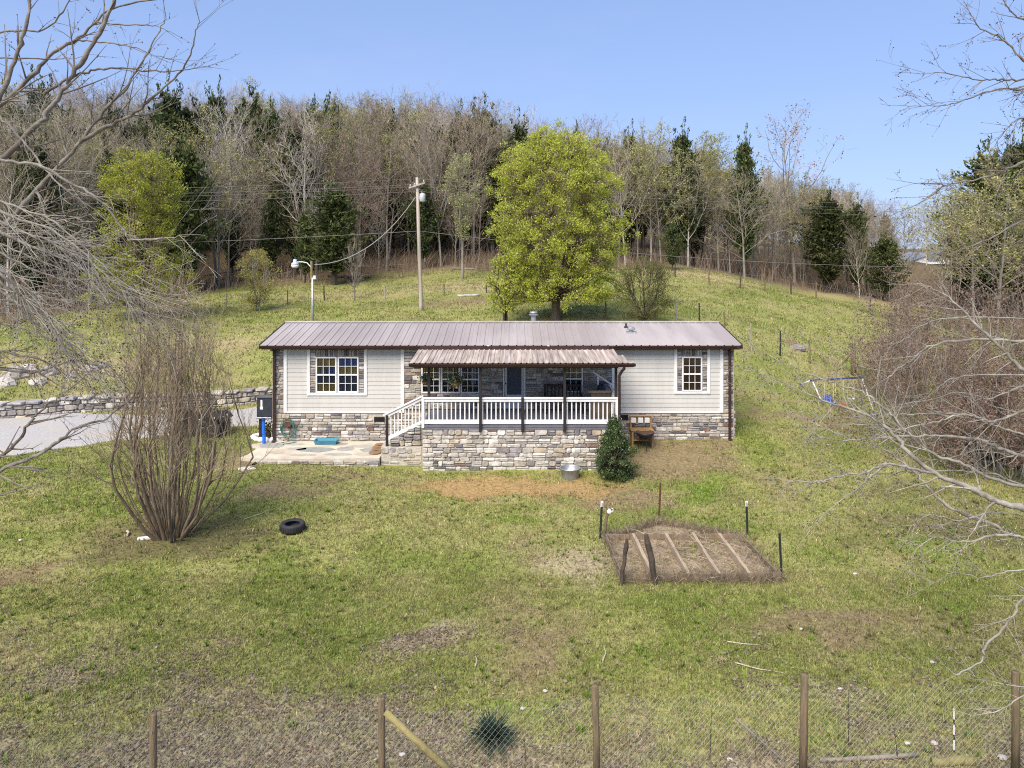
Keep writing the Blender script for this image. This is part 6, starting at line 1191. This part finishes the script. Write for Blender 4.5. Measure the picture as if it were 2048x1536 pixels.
LL = [([(-60, 540, 8.6), (0, 467, 8.7), (47, 408, 8.8), (106, 346, 8.9), (160, 284, 9), (204, 226, 9.1), (252, 175, 9.2), (284, 124, 9.3), (314, 69, 9.4), (332, 33, 9.4)], .036, .005, 22, .7, .01),
 ([(160, 284, 9), (215, 255, 8.9), (270, 225, 8.8), (310, 190, 8.7), (365, 140, 8.6), (388, 80, 8.5), (400, 40, 8.5)], .026, .004, 16, .55, .01),
 ([(-50, 375, 8), (0, 321, 8.1), (73, 252, 8.2), (109, 204, 8.3), (139, 157, 8.4), (175, 106, 8.5), (208, 47, 8.6), (233, -10, 8.6), (250, -60, 8.6)], .032, .018, 18, .6, .01),
 ([(-50, 270, 9.5), (0, 215, 9.5), (62, 150, 9.6), (106, 106, 9.7), (153, 80, 9.8), (190, 44, 9.8), (240, 12, 9.8), (345, -8, 9.8)], .035, .008, 14, .6, .0),
 ([(-40, 260, 7.6), (0, 190, 7.6), (33, 109, 7.7), (55, 47, 7.7), (58, -20, 7.8)], .026, .014, 12, .6, .0),
 ([(88, 190, 8.3), (124, 164, 8.4), (182, 142, 8.5), (233, 137, 8.5), (310, 142, 8.6), (365, 140, 8.6), (423, 129, 8.7)], .018, .003, 12, .45, .01),
 ([(-40, 118, 9), (40, 116, 9), (110, 118, 9.1), (150, 117, 9.1)], .012, .004, 7, .4, .0), ([(153, 80, 9.8), (200, 84, 9.7), (255, 91, 9.6), (303, 109, 9.5), (350, 120, 9.5)], .012, .003, 8, .4, -.01), ([(190, 44, 9.8), (250, 49, 9.8), (313, 53, 9.7), (350, 69, 9.7)], .012, .003, 7, .4, -.01), ([(-40, 75, 8), (20, 62, 8), (85, 60, 8), (125, 25, 8), (140, -10, 8)], .012, .006, 8, .4, .0),
 ([(-40, 300, 7.2), (0, 320, 7.2), (75, 330, 7.3), (145, 368, 7.4), (204, 405, 7.5), (250, 463, 7.6), (262, 480, 7.6), (330, 475, 7.7), (380, 470, 7.7)], .02, .004, 20, .55, -.03),
 ([(73, 383, 7.4), (95, 437, 7.4), (110, 488, 7.5), (135, 560, 7.5)], .014, .004, 14, .5, -.05), ([(-40, 210, 7.8), (0, 232, 7.8), (55, 292, 7.8), (120, 370, 7.8), (190, 420, 7.9), (240, 470, 8)], .016, .004, 16, .55, -.03),
 ([(-60, 500, 7), (0, 548, 7), (45, 593, 7.1), (93, 632, 7.2), (120, 680, 7.2), (156, 716, 7.3)], .022, .005, 24, .6, -.03), ([(-50, 400, 6.8), (40, 440, 6.9), (120, 470, 7), (200, 540, 7), (270, 610, 7.1)], .017, .004, 24, .55, -.04), ([(-50, 440, 7.4), (30, 480, 7.4), (130, 520, 7.5), (220, 560, 7.6), (340, 590, 7.7)], .014, .003, 22, .5, -.03), ([(-50, 590, 7.6), (40, 610, 7.6), (110, 650, 7.6), (180, 720, 7.7)], .014, .004, 18, .5, -.02),
 ([(-60, 730, 8.5), (0, 737, 8.5), (60, 745, 8.5), (100, 735, 8.6), (150, 722, 8.7), (200, 735, 8.8), (240, 757, 8.8), (262, 790, 8.9)], .018, .004, 20, .5, -.01), ([(-60, 690, 8.0), (10, 705, 8.), (70, 715, 8.), (110, 735, 8.1), (150, 765, 8.2)], .016, .004, 16, .5, -.01),
 ([(-60, 968, 8), (0, 940, 8), (74, 910, 8.1), (117, 883, 8.2), (153, 856, 8.3), (208, 839, 8.4), (240, 815, 8.5), (275, 790, 8.6)], .024, .006, 14, .45, .01), ([(-50, 950, 7.5), (0, 913, 7.5), (33, 886, 7.6), (60, 842, 7.6), (82, 820, 7.7), (115, 796, 7.7), (142, 776, 7.8)], .022, .006, 13, .45, .01),
 ([(-60, 1000, 7.4), (0, 990, 7.4), (60, 975, 7.5), (110, 950, 7.5)], .008, .003, 8, .3, .0), ([(-60, 1250, 6.5), (0, 1260, 6.5), (60, 1300, 6.6), (120, 1390, 6.6)], .005, .002, 7, .3, -.01), ([(-60, 1180, 6.8), (0, 1210, 6.8), (70, 1300, 6.9)], .005, .002, 6, .3, -.01)]
LOW = LL[10:17]; LOW = LOW+[([(a+12*j, b+26*j, d+.35*j) for a, b, d in c], r1*.75, r2, int(k_*1.1), l_, dr) for j in (1, -1, 2) for c, r1, r2, k_, l_, dr in LL[13:17]]; LL = LL[:10]+LL[17:]
bx = -9.3; near_tree('bare_maple', 'bare lichen grey tree whose limbs sweep in from the left', (bx, 8.6, Hs(bx, 8.6)), (-8.7, 8.5, 9.6), LL, 81, twm=lich_twig, dens=.8)
pale_l = mat('lichen_pale', (.34, .325, .285), (.15, .132, .11), 7, .9, bump=.5, bscale=30)
near_tree('drooping_tree', 'pale lichen covered tree with a mass of drooping twigs at the left', (-8.3, 7.2, Hs(-8.3, 7.2)), (-7.6, 7.2, 8.6), LOW, 83, tm=pale_l, twm=mat('twig_pale', (.36, .34, .295), (.18, .16, .13), 5, .9), dens=1.0, thin=.6)
RR = [([(2110, 1035, 9), (2048, 1016, 9), (1988, 1000, 9), (1940, 974, 9.1), (1868, 947, 9.2), (1819, 905, 9.3), (1793, 873, 9.4), (1760, 847, 9.5), (1728, 827, 9.6), (1679, 811, 9.7), (1630, 794, 9.8), (1594, 778, 9.9), (1533, 749, 10)], .045, .004, 26, .6, .005),
 ([(1868, 947, 9.2), (1826, 938, 9.1), (1773, 928, 9), (1734, 944, 8.9), (1682, 951, 8.9), (1637, 964, 8.8), (1581, 964, 8.8), (1559, 980, 8.8)], .02, .003, 14, .4, .0), ([(1773, 928, 9), (1747, 947, 8.9), (1721, 973, 8.8), (1689, 996, 8.8), (1663, 1016, 8.7), (1620, 1060, 8.7)], .014, .003, 9, .35, -.01),
 ([(2110, 930, 10), (2048, 912, 10), (1988, 892, 10), (1956, 879, 10), (1891, 872, 10), (1826, 873, 10), (1773, 874, 10), (1702, 879, 10), (1656, 876, 10), (1624, 869, 10)], .03, .003, 24, .5, .0), ([(2110, 800, 9.5), (2048, 820, 9.5), (1988, 843, 9.5), (1965, 837, 9.5), (1923, 830, 9.5), (1875, 843, 9.5), (1809, 856, 9.5), (1760, 870, 9.5)], .022, .003, 22, .5, .0),
 ([(2100, 790, 9), (2040, 735, 9), (2005, 700, 9), (1956, 654, 9.1), (1913, 609, 9.2), (1884, 586, 9.3), (1838, 566, 9.4)], .03, .004, 20, .5, .01), ([(2110, 684, 9.6), (2048, 682, 9.6), (1923, 680, 9.6), (1858, 693, 9.7), (1825, 720, 9.8), (1793, 739, 9.9), (1770, 772, 10), (1764, 820, 10)], .022, .004, 20, .5, -.01),
 ([(2100, 1100, 8.4), (2048, 1075, 8.4), (1990, 1070, 8.4), (1930, 1085, 8.5), (1870, 1075, 8.5), (1830, 1100, 8.5)], .02, .003, 16, .4, .0), ([(1988, 1000, 9), (1960, 1040, 8.9), (1940, 1075, 8.8), (1915, 1110, 8.8)], .014, .003, 10, .35, -.02), ([(2110, 1190, 8), (2048, 1195, 8), (2012, 1250, 8), (1970, 1294, 8), (1964, 1317, 8), (1917, 1349, 8), (1905, 1346, 8)], .018, .005, 9, .4, .0),
 ([(2120, 1350, 7.6), (2048, 1390, 7.6), (1996, 1422, 7.6), (1946, 1431, 7.6)], .010, .003, 7, .3, .0), ([(2120, 1370, 7.8), (2048, 1374, 7.8), (1980, 1362, 7.8), (1930, 1345, 7.8)], .008, .002, 6, .3, .0),
 ([(2110, 170, 8.5), (2048, 120, 8.5), (2003, 77, 8.5), (1959, 55, 8.5), (1937, 22, 8.5)], .016, .003, 10, .4, .0), ([(2110, 162, 9), (2048, 160, 9), (2003, 159, 9), (1956, 160, 9), (1894, 146, 9), (1835, 148, 9)], .015, .003, 14, .45, -.01), ([(2110, 182, 9.2), (2048, 179, 9.2), (1992, 179, 9.2), (1937, 197, 9.2), (1883, 211, 9.2), (1810, 211, 9.2)], .014, .003, 13, .4, -.01), ([(2110, 300, 9), (2048, 324, 9), (2003, 346, 9), (1956, 357, 9), (1901, 368, 9), (1821, 365, 9)], .022, .003, 15, .4, .01), ([(1901, 368, 9), (1883, 375, 9), (1846, 401, 9), (1784, 430, 9)], .012, .003, 5, .3, .0), ([(2110, 410, 9.3), (2048, 441, 9.3), (1974, 478, 9.3), (1905, 507, 9.3)], .016, .004, 9, .4, .0), ([(2110, 220, 9), (2048, 235, 9), (2020, 250, 9), (1990, 290, 9)], .012, .003, 10, .4, -.03), ([(2110, 60, 8.5), (2048, 40, 8.5), (2020, 20, 8.5), (2000, -10, 8.5)], .012, .004, 8, .35, .0)]
near_tree('bare_maple', 'bare lichen spotted tree whose limbs sweep in from the right', (9.4, 9.2, Hs(9.4, 9.2)), (9.0, 9.1, 10.2), RR[12:], 82, twm=lich_twig, dens=1.3)
RL = RR[:12]+[([(a+dx, b+dy, d+dd) for a, b, d in c], r1*.6, r2, int(k_*.8), l_, dr) for (dx, dy, dd) in ((35, 70, .5), (-10, -45, .8)) for c, r1, r2, k_, l_, dr in [RR[i] for i in (0, 3, 4, 6, 7)]]
near_tree('leaning_tree', 'pale lichen covered tree with low limbs spreading in front of the thicket', (9.2, 8.4, Hs(9.2, 8.4)), (8.7, 8.4, 6.6), RL, 84, tm=pale_l, twm=MAT['twig_pale'], dens=1.25, thin=.75)
